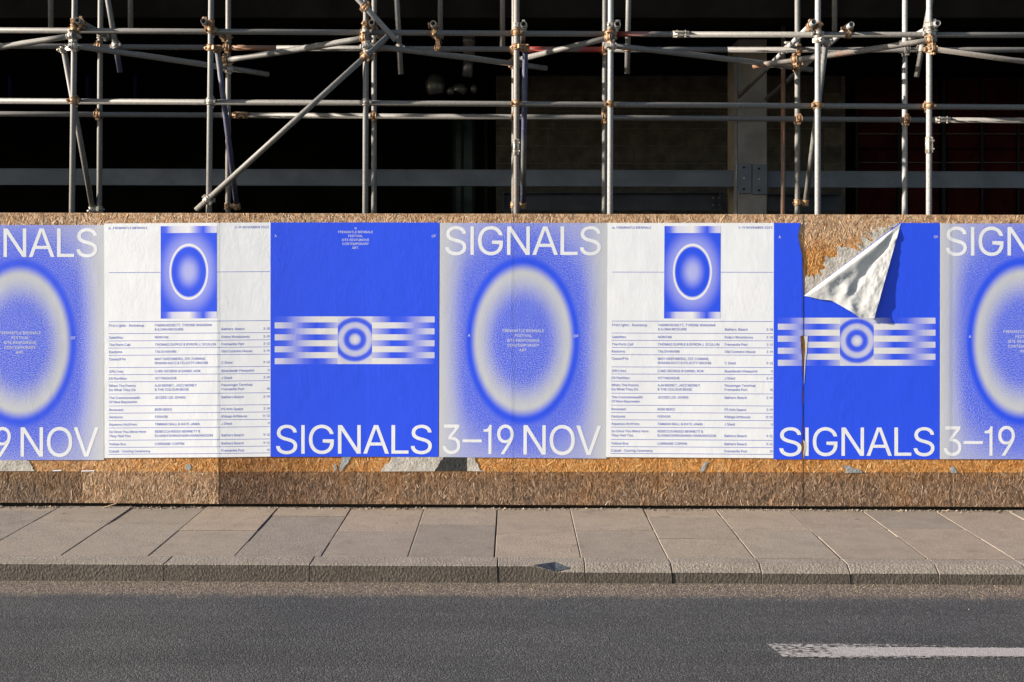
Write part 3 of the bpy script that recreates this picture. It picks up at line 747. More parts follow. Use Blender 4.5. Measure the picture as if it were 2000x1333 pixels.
# ------------------------------------------------------------------ lettering from outline data
GLYPH_DATA = """& 447 197 -7,150 -2,110 12,78 34,54 62,39 96,34 133,37 163,47 189,63 213,85 235,111 256,140 279,216 335,226 343,237 352,246 363,255 375,260 389,262 405,258 427,245 445,226 457,201 461,184 459,168 453,155 444,145 431,139 416,137 399,139 380,145 363,155 346,169 327,185 307,204 284,438 0,364 0,171 231,121 293,102 319,87 344,78 370,75 398,79 430,91 458,109 481,134 499,165 510,200 513,235 510,266 499,290 482,308 459,320 433,324 404,322 382,315 362,305 342,291 325,275 308,256 293,154 217,128 195,110 174,100 154,97 131,100 108,109 87,124 70,143 57,166 49,193 46,223 50,251 59,278 75,301 95,321 121,336 151,346 186,349 224,408 224,405 180,397 144,385 115,371 92,357 75,345 62,333 47,305 23,271 7,234 -3
, 187 38 -119,68 71,137 71,84 -119
- 453 337 244,337 188,114 188,114 244
. 187 95 -4,78 -1,63 9,53 24,50 41,53 59,63 73,78 83,95 87,113 83,128 73,138 59,141 41,138 24,128 9,113 -1
/ 249 235 533,71 -76,14 -76,178 533
0 453 227 -7,174 1,130 24,95 62,69 113,53 178,48 254,53 330,69 395,95 447,130 484,174 508,227 516,279 508,323 484,358 447,384 395,400 330,405 254,400 178,384 113,359 62,323 24,279 1|227 50,261 56,290 74,313 103,330 144,340 194,344 254,340 314,330 365,313 405,290 435,261 453,227 460,192 453,163 435,140 405,123 365,113 314,109 254,113 194,123 144,140 103,163 74,192 56
1 453 76 0,76 55,391 55,391 0|276 509,276 0,212 0,212 448,209 448,86 358,86 427,198 509
2 453 64 0,64 47,234 229,261 257,282 282,299 305,311 327,318 348,320 371,317 397,308 419,293 436,273 449,250 457,224 460,196 457,172 447,153 433,139 413,130 390,127 362,66 362,71 405,86 442,111 473,143 496,182 511,225 516,268 511,306 497,337 474,361 445,376 411,381 372,378 345,371 318,357 290,336 259,306 223,267 180,153 60,153 57,389 57,389 0
3 453 218 -7,200 -6,182 -4,165 -1,148 4,133 10,118 17,104 25,92 35,80 46,70 57,62 70,55 84,49 99,46 115,44 132,109 132,111 122,113 112,117 103,121 95,126 87,133 80,140 74,148 68,156 63,165 59,175 56,185 53,196 51,207 50,219 50,231 50,243 52,254 54,265 57,275 61,285 66,293 71,301 78,308 85,315 93,320 102,324 111,327 122,329 133,329 145,329 156,327 166,324 177,321 187,316 196,310 205,303 213,295 221,285 228,275 234,263 239,249 242,235 245,219 247,201 248,157 248,157 299,288 448,288 452,70 452,70 509,372 509,372 461,211 278,211 289,233 290,254 290,273 287,291 282,308 276,324 268,338 258,350 248,361 236,371 222,379 208,385 193,389 178,392 162,393 145,392 127,389 111,385 95,379 80,370 66,361 53,350 41,337 30,324 21,309 12,292 6,275 0,257 -4,238 -6
8 453 226 -7,178 -2,136 11,101 33,74 62,57 96,52 135,55 166,65 195,81 220,101 241,125 256,153 265,153 267,119 282,93 308,76 342,70 380,75 417,90 450,114 477,146 498,184 511,226 516,269 511,306 498,337 477,361 450,377 417,382 380,376 342,359 308,333 282,300 267,300 265,327 256,351 241,372 220,387 195,397 166,401 135,395 96,378 62,352 33,317 11,275 -2|226 49,258 52,285 60,307 74,323 91,333 113,337 139,333 165,322 189,305 208,283 223,256 232,226 235,196 232,169 223,147 208,130 189,119 165,115 139,119 113,129 91,145 74,167 60,195 52|226 290,252 292,274 300,293 313,307 330,316 351,319 376,316 399,308 420,294 437,275 449,252 457,226 460,200 457,177 449,159 437,145 420,136 399,133 376,136 351,145 330,159 313,178 300,201 292
9 453 226 516,245 515,262 512,279 508,295 502,310 494,324 485,337 474,349 462,359 449,368 434,375 419,381 402,386 384,388 366,389 347,388 332,386 317,383 302,378 286,373 270,365 253,356 234,344 214,331 192,315 168,200 0,130 0,301 248,307 248,304 242,301 236,297 231,292 226,287 221,282 216,276 212,270 208,264 205,257 202,250 199,242 197,234 196,226 195,218 195,200 195,183 198,167 202,151 207,137 214,124 222,112 232,101 243,91 255,83 269,76 283,71 299,67 316,64 333,64 352,64 370,67 388,71 405,77 421,85 436,94 450,104 463,116 475,128 485,143 494,158 502,174 508,190 512,208 515|226 460,215 460,204 458,193 455,184 451,174 446,165 440,157 433,150 425,144 417,138 407,134 397,130 387,127 375,126 364,125 352,126 339,127 327,130 316,134 306,138 295,144 286,150 278,157 270,165 263,174 257,184 252,193 248,204 246,215 244,226 243,238 244,249 246,259 248,269 252,279 257,287 263,295 270,302 277,309 286,314 295,319 305,323 315,325 327,327 338,327 350,327 363,325 375,323 386,319 397,314 407,309 417,303 425,295 433,287 440,279 446,269 451,259 455,249 458,238 460
A 479 16 0,201 509,276 509,463 0,395 0,287 302,283 314,279 327,274 341,269 356,264 372,259 390,253 409,246 430,239 453,232 478,245 478,238 453,231 430,225 408,218 389,213 371,208 355,203 340,198 326,194 314,191 302,85 0|110 142,110 199,370 199,370 142
B 456 60 0,60 509,241 509,289 504,329 491,359 469,381 442,394 410,398 374,395 344,387 320,373 301,356 286,336 275,315 267,315 262,339 257,363 245,385 227,402 203,414 173,418 136,413 100,400 67,377 39,344 18,301 4,247 0|125 57,245 57,296 63,330 80,349 105,355 137,352 161,342 184,327 203,306 218,279 228,248 231,125 231|125 285,238 285,265 288,288 296,308 309,323 326,333 348,336 372,330 403,313 429,283 446,240 452,125 452
C 510 267 -7,205 1,150 25,104 63,70 115,48 179,40 254,48 329,70 393,104 445,150 484,205 508,267 516,305 513,340 504,373 490,402 471,427 447,448 418,463 385,473 348,408 348,401 373,389 395,375 413,357 428,337 440,315 449,292 454,267 456,223 450,184 432,150 403,125 364,109 314,103 254,109 194,125 145,151 105,184 76,223 59,267 53,292 55,315 60,337 69,357 81,375 96,389 114,401 136,408 160,473 160,463 124,448 91,428 62,402 38,373 19,341 5,305 -4
D 502 219 0,96 0,96 57,215 57,272 63,318 81,354 110,379 149,394 198,399 255,394 312,379 361,354 399,320 428,275 446,221 452,93 452,93 509,225 509,294 501,353 478,399 441,433 391,455 329,462 255,455 181,433 119,398 68,351 31,291 8|125 509,125 0,60 0,60 509
E 418 60 0,60 509,372 509,372 452,125 452,125 286,355 286,355 229,125 229,125 57,375 57,375 0
F 410 60 0,60 509,369 509,369 452,125 452,125 278,346 278,346 221,125 221,125 0
G 520 269 -7,242 -6,217 -2,193 5,171 14,149 25,130 39,112 55,96 73,82 93,69 116,59 140,51 166,45 194,41 223,40 254,41 285,45 315,51 343,59 369,69 393,82 415,96 436,112 454,129 470,149 484,170 495,192 504,215 510,239 514,265 516,281 515,296 514,311 511,326 508,340 504,354 498,367 492,380 485,392 478,403 469,414 460,424 450,433 439,441 428,449 416,456 404,462 391,467 377,471 363,474 349,408 349,405 358,401 368,397 377,392 385,387 393,382 401,376 408,370 415,363 421,356 427,349 432,341 437,333 441,324 445,315 448,306 451,296 453,286 455,276 455,265 456,247 455,230 452,214 447,198 441,183 432,169 422,156 410,145 397,134 381,125 364,117 345,111 325,107 303,104 279,103 254,104 229,107 206,111 184,117 163,125 145,134 128,145 112,157 99,170 87,184 76,200 68,216 61,233 57,250 54,269 53,285 54,301 56,317 59,331 65,345 71,357 79,369 88,379 99,388 110,396 123,403 137,408 152,412 168,414 185,415 202,434 199,283 199,283 256,478 256,478 200,477 176,474 152,468 131,461 110,451 91,439 73,426 57,411 43,395 30,377 19,357 10,337 2,315 -3,292 -6
H 517 60 0,60 509,125 509,125 289,392 289,392 509,457 509,457 0,392 0,392 232,125 232,125 0
I 300 31 0,31 57,118 57,118 452,31 452,31 509,269 509,269 452,183 452,183 57,269 57,269 0
J 396 185 -7,124 3,75 33,44 81,33 145,33 173,98 173,98 145,104 104,122 74,149 56,185 50,220 56,248 74,266 104,272 145,272 509,336 509,336 145,326 81,294 33,246 3
K 466 104 145,104 216,122 239,139 261,157 282,174 303,193 324,212 344,364 509,448 509,231 276,228 276|60 0,60 509,125 509,125 334,124 225,125 193,125 0|372 0,188 259,228 309,449 0
L 393 60 0,60 509,125 509,125 57,361 57,361 0
M 628 60 0,60 509,152 509,277 187,282 174,287 159,299 123,305 103,311 84,317 65,322 49,307 49,318 83,330 121,336 140,342 158,348 174,352 187,476 509,568 509,568 0,504 0,504 291,504 327,505 347,505 369,506 413,507 457,513 457,505 433,498 409,482 363,474 341,467 322,461 305,456 291,342 0,286 0,170 291,165 304,159 321,145 361,137 384,129 408,121 432,112 457,119 457,120 416,121 372,122 328,122 309,122 291,122 0
N 523 60 0,60 509,136 509,343 183,347 177,350 172,354 165,358 158,363 151,367 143,372 134,377 125,382 116,388 107,393 97,398 87,403 76,409 66,414 55,405 54,404 65,403 76,402 87,401 98,401 108,400 119,400 129,400 139,399 148,399 157,399 195,399 509,463 509,463 0,387 0,202 290,197 298,192 306,187 314,182 322,177 331,172 340,167 349,161 359,154 370,148 381,108 452,119 454,122 384,123 371,123 359,124 348,124 338,124 328,125 319,125 311,125 303,125 297,125 291,125 0
O 533 267 -7,241 -6,217 -2,194 5,171 13,150 25,131 39,113 55,97 73,82 93,70 115,59 140,51 166,45 193,41 223,40 254,41 285,45 315,51 343,59 369,70 393,82 415,97 436,113 454,131 470,150 484,171 495,194 504,217 510,241 514,267 516,293 514,317 510,340 504,363 495,384 484,403 470,421 454,437 436,451 415,464 393,474 369,482 343,488 315,492 285,493 254,492 223,488 193,482 166,474 140,464 115,451 93,437 73,421 55,403 39,384 25,363 13,340 5,317 -2,293 -6|267 53,285 54,302 57,318 61,334 68,349 76,364 86,377 98,388 112,399 127,408 144,416 163,422 183,427 205,429 229,430 254,429 279,427 303,422 325,416 346,408 365,399 382,388 397,377 411,364 423,349 433,334 441,318 447,302 452,285 455,267 456,249 455,232 452,215 447,199 441,184 433,170 422,157 411,145 397,135 381,125 364,117 345,111 325,107 303,104 279,103 254,104 229,107 205,111 183,117 163,125 144,135 127,145 112,157 98,170 86,184 76,199 68,215 61,232 57,249 54
P 444 60 0,60 509,235 509,289 503,332 487,366 462,390 430,404 391,409 348,404 304,390 265,366 233,332 207,289 191,235 186,109 186,109 242,233 242,269 246,297 256,318 272,333 294,342 319,344 348,342 376,333 402,318 423,297 439,268 449,232 452,125 452,125 0
R 449 60 0,60 509,236 509,290 504,333 489,367 465,390 433,405 395,409 352,405 309,390 271,367 240,333 217,289 203,236 198,96 198,96 255,234 255,269 258,298 267,319 281,334 300,342 324,345 352,342 380,334 405,319 425,298 440,269 449,233 452,125 452,125 0|353 0,230 229,303 229,428 0
S 446 224 -9,202 -8,182 -6,162 -2,144 3,128 9,112 17,98 26,85 36,74 48,64 60,56 74,49 88,44 103,40 120,38 137,104 137,106 125,109 115,112 105,117 96,123 88,130 80,138 74,147 68,156 63,166 59,177 55,188 53,200 51,212 50,224 49,237 50,250 51,263 53,275 56,286 60,296 65,306 71,315 77,323 84,329 92,335 100,340 109,343 119,345 129,346 139,345 149,343 157,341 165,337 172,332 179,326 185,320 190,313 195,305 200,296 205,287 208,277 212,267 216,256 219,245 222,184 239,160 247,138 256,118 266,101 277,86 289,74 303,64 318,57 335,53 353,52 372,53 389,56 405,60 420,67 434,75 448,85 460,96 471,109 481,122 490,138 498,154 504,171 509,189 513,208 515,227 516,247 515,266 513,283 509,300 504,316 498,331 490,344 481,357 471,367 461,377 449,385 436,392 422,396 408,399 393,401 378,337 378,335 393,330 406,323 418,313 428,302 437,289 445,275 451,259 455,243 458,225 459,212 458,200 457,188 455,178 452,167 448,158 443,149 438,141 432,135 425,129 418,124 411,120 402,117 394,116 385,115 376,116 366,118 356,121 348,125 340,131 334,138 327,145 322,152 317,161 312,169 308,178 305,187 301,196 298,204 296,212 293,264 279,273 277,282 274,292 271,302 267,312 264,321 259,331 255,341 249,350 244,359 238,367 231,375 224,382 215,389 207,395 198,399 187,403 177,406 165,408 152,408 139,407 122,405 107,400 92,394 77,386 64,377 51,366 39,353 28,339 19,323 11,306 4,288 -2,268 -6,246 -8
T 448 32 452,32 509,417 509,417 452,257 452,257 0,193 0,193 452
U 517 259 -8,203 -2,154 15,114 43,85 80,66 124,60 173,60 509,124 509,124 178,128 144,141 113,160 87,187 68,220 56,259 52,298 56,331 68,357 87,377 113,389 144,393 178,393 509,457 509,457 173,451 124,433 80,403 43,363 15,315 -2
V 479 204 0,16 509,84 509,192 206,196 195,200 183,205 169,210 154,215 137,221 119,227 100,234 78,241 55,248 31,235 31,242 56,249 79,255 101,261 120,267 138,272 154,277 169,282 183,286 195,290 206,395 509,463 509,278 0
W 686 155 0,16 509,82 509,163 196,170 171,175 145,181 120,187 94,192 67,197 40,189 40,194 67,200 94,205 120,211 145,218 171,224 196,306 509,380 509,462 196,468 171,474 145,480 120,486 94,492 67,497 40,488 40,493 67,499 94,504 120,510 145,523 196,603 509,670 509,530 0,455 0,368 323,359 356,351 391,344 431,336 475,350 475,342 433,335 395,327 359,318 323,230 0
Y 472 203 0,203 208,16 509,91 509,192 344,208 318,222 292,236 264,250 230,224 230,237 265,251 293,265 318,280 344,381 509,455 509,268 208,268 0
Z 438 42 0,42 46,273 385,289 408,306 431,323 453,341 476,348 454,317 453,285 452,254 452,223 452,40 452,40 509,397 509,397 462,169 129,152 105,134 81,116 57,97 33,90 54,121 56,152 57,183 57,214 57,399 57,399 0
a 389 160 -9,126 -5,94 5,68 22,48 45,35 73,30 108,34 138,43 161,58 179,78 193,100 203,125 211,152 216,178 220,209 224,234 227,252 230,265 235,273 243,276 255,276 257,273 279,267 297,256 311,240 322,220 329,196 331,171 329,149 322,132 313,118 301,107 288,100 274,41 291,57 322,79 346,104 364,133 375,163 382,194 384,215 383,239 379,263 372,286 360,306 343,322 320,333 290,337 251,337 0,277 0,277 52,272 52,264 38,252 25,236 12,215 1,190 -6|170 45,202 49,228 59,248 74,263 93,272 115,276 138,276 190,270 186,259 182,246 179,231 176,216 173,200 171,175 168,154 164,134 159,117 150,103 139,95 124,92 105,94 87,102 72,114 61,130 52,149 47
b 424 229 -8,198 -5,172 4,153 17,138 31,127 46,118 59,112 59,112 0,53 0,53 509,114 509,114 319,118 319,127 331,137 346,152 360,171 373,197 381,229 384,274 378,313 361,345 332,370 293,385 245,390 189,385 133,370 84,346 45,313 16,274 -2|220 47,253 51,279 66,301 88,316 117,325 151,328 189,325 227,316 261,301 290,280 311,253 325,220 330,188 325,161 312,140 291,125 263,116 229,113 189,116 150,125 115,140 86,162 65,188 51
c 395 207 -8,159 -2,117 16,82 46,56 85,40 133,34 187,40 243,56 291,82 330,117 360,159 378,207 384,234 383,260 377,284 368,305 356,324 341,340 322,353 301,362 277,303 262,298 276,290 289,281 301,270 311,257 319,242 325,226 329,207 330,173 325,145 310,124 287,108 258,99 224,96 187,99 151,108 117,124 89,145 66,173 51,207 46,226 48,243 52,258 58,271 66,282 76,292 89,299 102,304 117,363 102,354 78,341 56,325 37,306 21,285 9,261 -1,235 -6
d 424 195 -8,151 -2,111 16,79 45,55 84,39 133,34 189,39 245,55 293,79 332,112 361,151 378,196 384,228 381,253 373,272 360,287 346,298 331,306 319,311 319,311 509,372 509,372 0,313 0,313 59,307 59,298 46,287 31,272 17,252 4,227 -5|205 47,236 51,263 65,284 86,299 115,309 150,312 189,309 229,300 263,284 291,263 312,237 325,205 330,172 325,145 311,124 290,108 261,99 227,96 189,99 151,109 117,124 88,145 66,172 51
e 404 212 -8,161 -2,117 16,82 46,56 85,40 132,34 187,39 242,55 290,81 329,115 359,157 378,205 384,236 382,266 374,294 361,319 341,341 315,357 282,368 242,371 194,371 169,75 169,75 221,338 221,310 202,307 237,298 269,283 294,263 314,237 326,205 330,173 326,146 313,125 294,109 270,99 241,96 211,96 178,100 139,110 106,128 80,151 61,179 50,212 46,234 48,254 53,271 61,285 73,297 88,306 105,365 91,353 63,335 39,311 19,283 4,249 -5
f 253 228 379,228 327,6 327,6 379|81 0,81 432,84 461,96 486,113 505,135 519,161 527,187 530,207 529,222 527,234 524,243 521,227 468,222 470,215 472,206 473,195 474,171 470,154 460,145 443,142 419,142 0
g 425 207 -151,168 -148,134 -140,105 -127,82 -110,64 -91,51 -69,101 -41,110 -53,122 -66,136 -78,154 -88,178 -95,207 -97,249 -92,282 -75,304 -47,311 -6,311 68,306 68,298 56,287 41,272 28,252 16,227 8,195 5,152 10,113 27,80 53,55 90,39 136,34 191,39 246,55 293,80 332,112 361,152 378,196 384,228 382,253 373,273 360,288 346,299 331,308 319,313 319,313 379,372 379,372 -9,367 -54,350 -90,324 -117,291 -136,251 -147|205 59,237 63,264 75,285 95,300 121,309 154,312 193,309 231,300 264,285 291,264 312,237 325,205 330,172 325,145 312,124 290,109 262,99 229,96 193,99 155,109 123,124 96,145 76,172 63
h 410 114 227,114 0,53 0,53 509,114 509,114 287,102 287,124 332,152 362,187 379,227 384,264 380,295 369,321 349,341 321,353 285,357 240,357 0,296 0,296 235,290 275,273 304,246 323,210 329,184 326,161 317,141 303,126 283,117 257
i 166 53 0,53 379,114 379,114 0|84 443,67 446,54 455,44 468,41 483,44 499,54 512,67 521,84 524,100 521,114 512,123 499,126 483,123 468,114 455,100 446
k 380 110 137,110 212,121 212,284 379,360 379,184 199,177 199|53 0,53 509,114 509,114 0|294 0,148 186,191 229,372 0
l 189 139 -2,101 3,74 20,58 47,53 84,53 509,114 509,114 99,115 77,120 62,130 54,146 52,154 52,160 53,165 53,170 54,181 3,172 1,162 -1,151 -2
m 609 53 0,53 379,112 379,112 295,108 295,118 323,132 346,151 363,172 376,195 384,219 386,257 380,287 361,309 331,321 295,312 295,322 321,337 343,357 361,381 375,407 383,437 386,468 383,497 372,522 354,541 328,553 296,557 255,557 0,496 0,496 254,490 289,473 313,447 326,419 330,395 328,374 320,358 307,345 290,338 270,335 247,335 0,274 0,274 260,269 288,253 311,229 326,199 330,178 328,158 320,140 307,126 289,117 266,114 238,114 0
n 409 114 227,114 0,53 0,53 379,112 379,112 287,102 287,124 332,152 362,187 379,227 384,264 380,295 369,321 349,341 321,353 285,357 240,357 0,296 0,296 235,290 275,273 304,246 323,210 329,184 326,161 317,141 303,126 283,117 257
o 415 207 -8,159 -2,117 16,82 46,56 85,40 133,34 187,40 243,56 291,82 330,117 360,159 378,207 384,256 378,299 360,333 330,359 291,376 243,381 187,376 133,359 85,333 46,299 16,256 -2|207 46,242 51,270 66,292 89,307 117,316 151,319 187,316 224,307 258,292 287,270 310,242 325,207 330,173 325,145 310,124 287,108 258,99 224,96 187,99 151,108 117,124 89,145 66,173 51
p 424 53 -143,53 379,112 379,112 319,118 319,126 331,137 346,152 360,171 373,197 381,229 384,274 378,313 361,345 332,370 293,385 245,390 189,385 133,370 84,346 45,313 16,274 -2,229 -8,198 -5,173 4,153 17,138 31,127 46,118 59,114 59,114 -143|220 47,253 51,279 66,301 88,316 117,325 151,328 189,325 227,316 261,301 290,280 311,253 325,220 330,188 325,161 312,140 291,125 263,116 229,113 189,116 150,125 115,140 86,162 65,188 51
q 424 372 -143,311 -143,311 59,306 59,298 46,287 31,272 17,252 4,227 -5,195 -8,151 -2,111 16,79 45,55 84,39 133,34 189,39 245,55 293,79 332,112 361,151 378,196 384,228 381,253 373,272 360,287 346,298 331,307 319,313 319,313 379,372 379|205 47,236 51,263 65,284 86,299 115,309 150,312 189,309 229,300 263,284 291,263 312,237 325,205 330,172 325,145 311,124 290,108 261,99 227,96 189,99 151,109 117,124 88,145 66,172 51
r 259 53 0,53 379,112 379,112 321,115 321,130 347,152 367,181 380,213 385,221 385,229 384,243 384,243 322,239 323,230 324,219 325,207 326,182 323,159 315,140 301,126 284,117 262,114 237,114 0
s 365 182 -8,145 -5,112 3,84 18,62 38,45 63,36 94,94 107,105 79,124 60,150 49,181 45,217 50,244 62,262 81,268 103,265 121,254 136,237 147,212 155,149 170,104 186,72 208,53 237,47 274,51 305,65 332,87 354,115 370,149 381,187 384,223 381,254 372,279 358,299 339,314 316,324 290,268 277,258 298,243 316,219 328,187 333,156 329,131 317,114 299,109 277,112 258,124 243,144 232,172 223,229 209,275 194,306 171,325 142,331 107,326 75,312 47,290 24,260 6,223 -5
t 227 204 379,204 327,6 327,6 379|65 471,126 471,126 98,128 76,136 61,150 53,170 50,177 50,185 51,194 52,202 54,213 2,203 -1,192 -3,180 -4,168 -4,125 2,92 21,72 52,65 93
u 410 182 -5,146 -1,115 11,89 31,69 59,57 95,53 139,53 379,114 379,114 144,119 105,137 75,164 56,200 50,226 53,249 62,268 77,283 97,293 122,296 153,296 379,357 379,357 0,298 0,298 92,307 92,286 47,257 17,222 0
v 389 163 0,17 379,84 379,165 155,177 121,187 87,196 53,206 21,184 21,194 53,203 87,213 121,224 155,305 379,371 379,226 0
w 567 138 0,23 379,87 379,133 214,143 177,154 137,165 91,175 41,165 41,175 90,186 135,196 176,206 214,252 379,316 379,362 214,371 176,382 136,392 91,402 41,391 41,402 90,413 135,423 176,434 214,480 379,545 379,429 0,368 0,319 172,305 225,297 252,291 280,277 338,291 338,277 280,270 252,263 225,255 198,248 172,199 0
y 389 47 -139,61 -86,71 -87,88 -90,104 -89,118 -84,130 -74,141 -58,151 -36,163 -1,17 379,84 379,165 155,177 121,187 87,196 53,206 21,184 21,193 53,202 87,212 121,224 155,305 379,371 379,204 -58,191 -85,177 -107,159 -124,139 -136,117 -143,91 -145,77 -145,65 -143,54 -141
– 349 350 244,350 188,0 188,0 244
≈ 453 52 223,56 261,66 291,82 313,103 328,126 336,151 339,176 337,198 328,220 314,246 294,262 281,275 272,286 267,299 265,318 269,333 280,342 299,344 325,400 325,397 288,387 259,371 237,350 221,326 213,301 210,277 212,256 220,233 233,208 254,191 267,179 277,167 282,154 283,135 280,121 270,111 251,108 223|52 73,56 111,66 140,82 162,103 177,126 186,151 188,176 186,198 177,220 163,246 143,263 130,275 121,286 116,299 115,318 119,333 130,342 149,344 175,400 175,397 138,387 108,371 86,350 71,326 62,301 59,277 61,255 69,232 83,206 104,191 117,178 126,166 131,154 132,135 129,121 119,111 100,108 73"""
GLY = {}
for line in GLYPH_DATA.strip().split('\n'):
    ch, adv, rest = line.split(' ', 2)
    loops = [[tuple(int(v) for v in p.split(' ')) for p in s.split(',')] for s in rest.split('|')]
    tri = tessellate_polygon([[Vector((x, y, 0)) for x, y in s] for s in loops])
    GLY[ch] = (int(adv), [p for s in loops for p in s], tri)

def shape(ch, adv, pts):
    GLY[ch] = (adv, pts, tessellate_polygon([[Vector((x, y, 0)) for x, y in pts]]))
shape('I', 186, [(63, 0), (123, 0), (123, 509), (63, 509)])
shape('1', 285, [(148, 0), (207, 0), (207, 509), (166, 509), (156, 478), (136, 452), (104, 434), (52, 428), (52, 388), (148, 388)])
shape('-', 235, [(35, 196), (200, 196), (200, 240), (35, 240)])
shape('–', 400, [(10, 202), (390, 202), (390, 252), (10, 252)])

shape('N', 520, [(60, 0), (121, 0), (121, 412), (391, 0), (460, 0), (460, 509), (399, 509), (399, 98), (132, 509), (60, 509)])
shape('V', 479, [(204, 0), (276, 0), (465, 509), (398, 509), (240, 66), (82, 509), (14, 509)])
a_out, a_in = [(14, 0), (80, 0), (131, 144), (347, 144), (398, 0), (465, 0), (277, 509), (201, 509)], [(151, 199), (239, 448), (328, 199)]
GLY['A'] = (479, a_out + a_in, tessellate_polygon([[Vector((x, y, 0)) for x, y in q] for q in (a_out, a_in)]))

def shape2(ch, adv, *loops):
    GLY[ch] = (adv, [p for q in loops for p in q], tessellate_polygon([[Vector((x, y, 0)) for x, y in q] for q in loops]))
shape2('D', 502, [(60, 0), (225, 0), (291, 8), (351, 31), (398, 68), (433, 119), (455, 181), (462, 255), (455, 329), (433, 391), (399, 441), (353, 478), (294, 501), (225, 509), (60, 509)],
       [(125, 57), (125, 452), (221, 452), (275, 446), (320, 428), (354, 399), (379, 361), (394, 312), (399, 255), (394, 198), (379, 149), (354, 110), (318, 81), (272, 63), (215, 57)])
bowl = [(125, 248), (125, 453), (240, 453), (290, 440), (322, 405), (333, 350), (322, 295), (290, 260), (240, 248)]
shape2('P', 444, [(60, 0), (125, 0), (125, 193), (245, 193), (300, 200), (350, 224), (385, 265), (399, 318), (399, 370), (390, 405), (362, 455), (315, 492), (245, 509), (60, 509)], bowl)
shape2('R', 449, [(60, 0), (125, 0), (125, 196), (238, 196), (350, 0), (425, 0), (303, 208), (350, 235), (385, 280), (398, 350), (390, 405), (362, 455), (315, 492), (245, 509), (60, 509)], bowl)
shape('K', 466, [(60, 0), (125, 0), (125, 165), (190, 235), (365, 0), (445, 0), (236, 283), (440, 509), (355, 509), (125, 252), (125, 509), (60, 509)])
shape('k', 380, [(50, 0), (110, 0), (110, 120), (155, 165), (290, 0), (365, 0), (198, 208), (355, 382), (280, 382), (110, 190), (110, 509), (50, 509)])
shape('M', 628, [(60, 0), (122, 0), (122, 400), (285, 0), (343, 0), (506, 400), (506, 0), (568, 0), (568, 509), (485, 509), (314, 85), (143, 509), (60, 509)])
shape2('e', 404, [(355, 175), (102, 175), (110, 120), (140, 75), (200, 52), (250, 60), (285, 92), (345, 75), (310, 20), (255, -4), (200, -8), (130, 8), (75, 55), (42, 120), (38, 190), (50, 265), (90, 335), (145, 378), (200, 390), (265, 378), (315, 340), (348, 280), (357, 210)],
       [(104, 222), (122, 280), (155, 320), (200, 336), (245, 322), (278, 285), (293, 222)])

def layout(text, track=0.0):
    x = 0.0
    vs, fs = [], []
    for ch in text:
        if ch == ' ':
            x += 150 + track
            continue
        adv, pts, tri = GLY[ch]
        b = len(vs)
        vs += [(px + x, py) for px, py in pts]
        fs += [tuple(i + b for i in t) for t in tri]
        x += adv + track
    return vs, fs

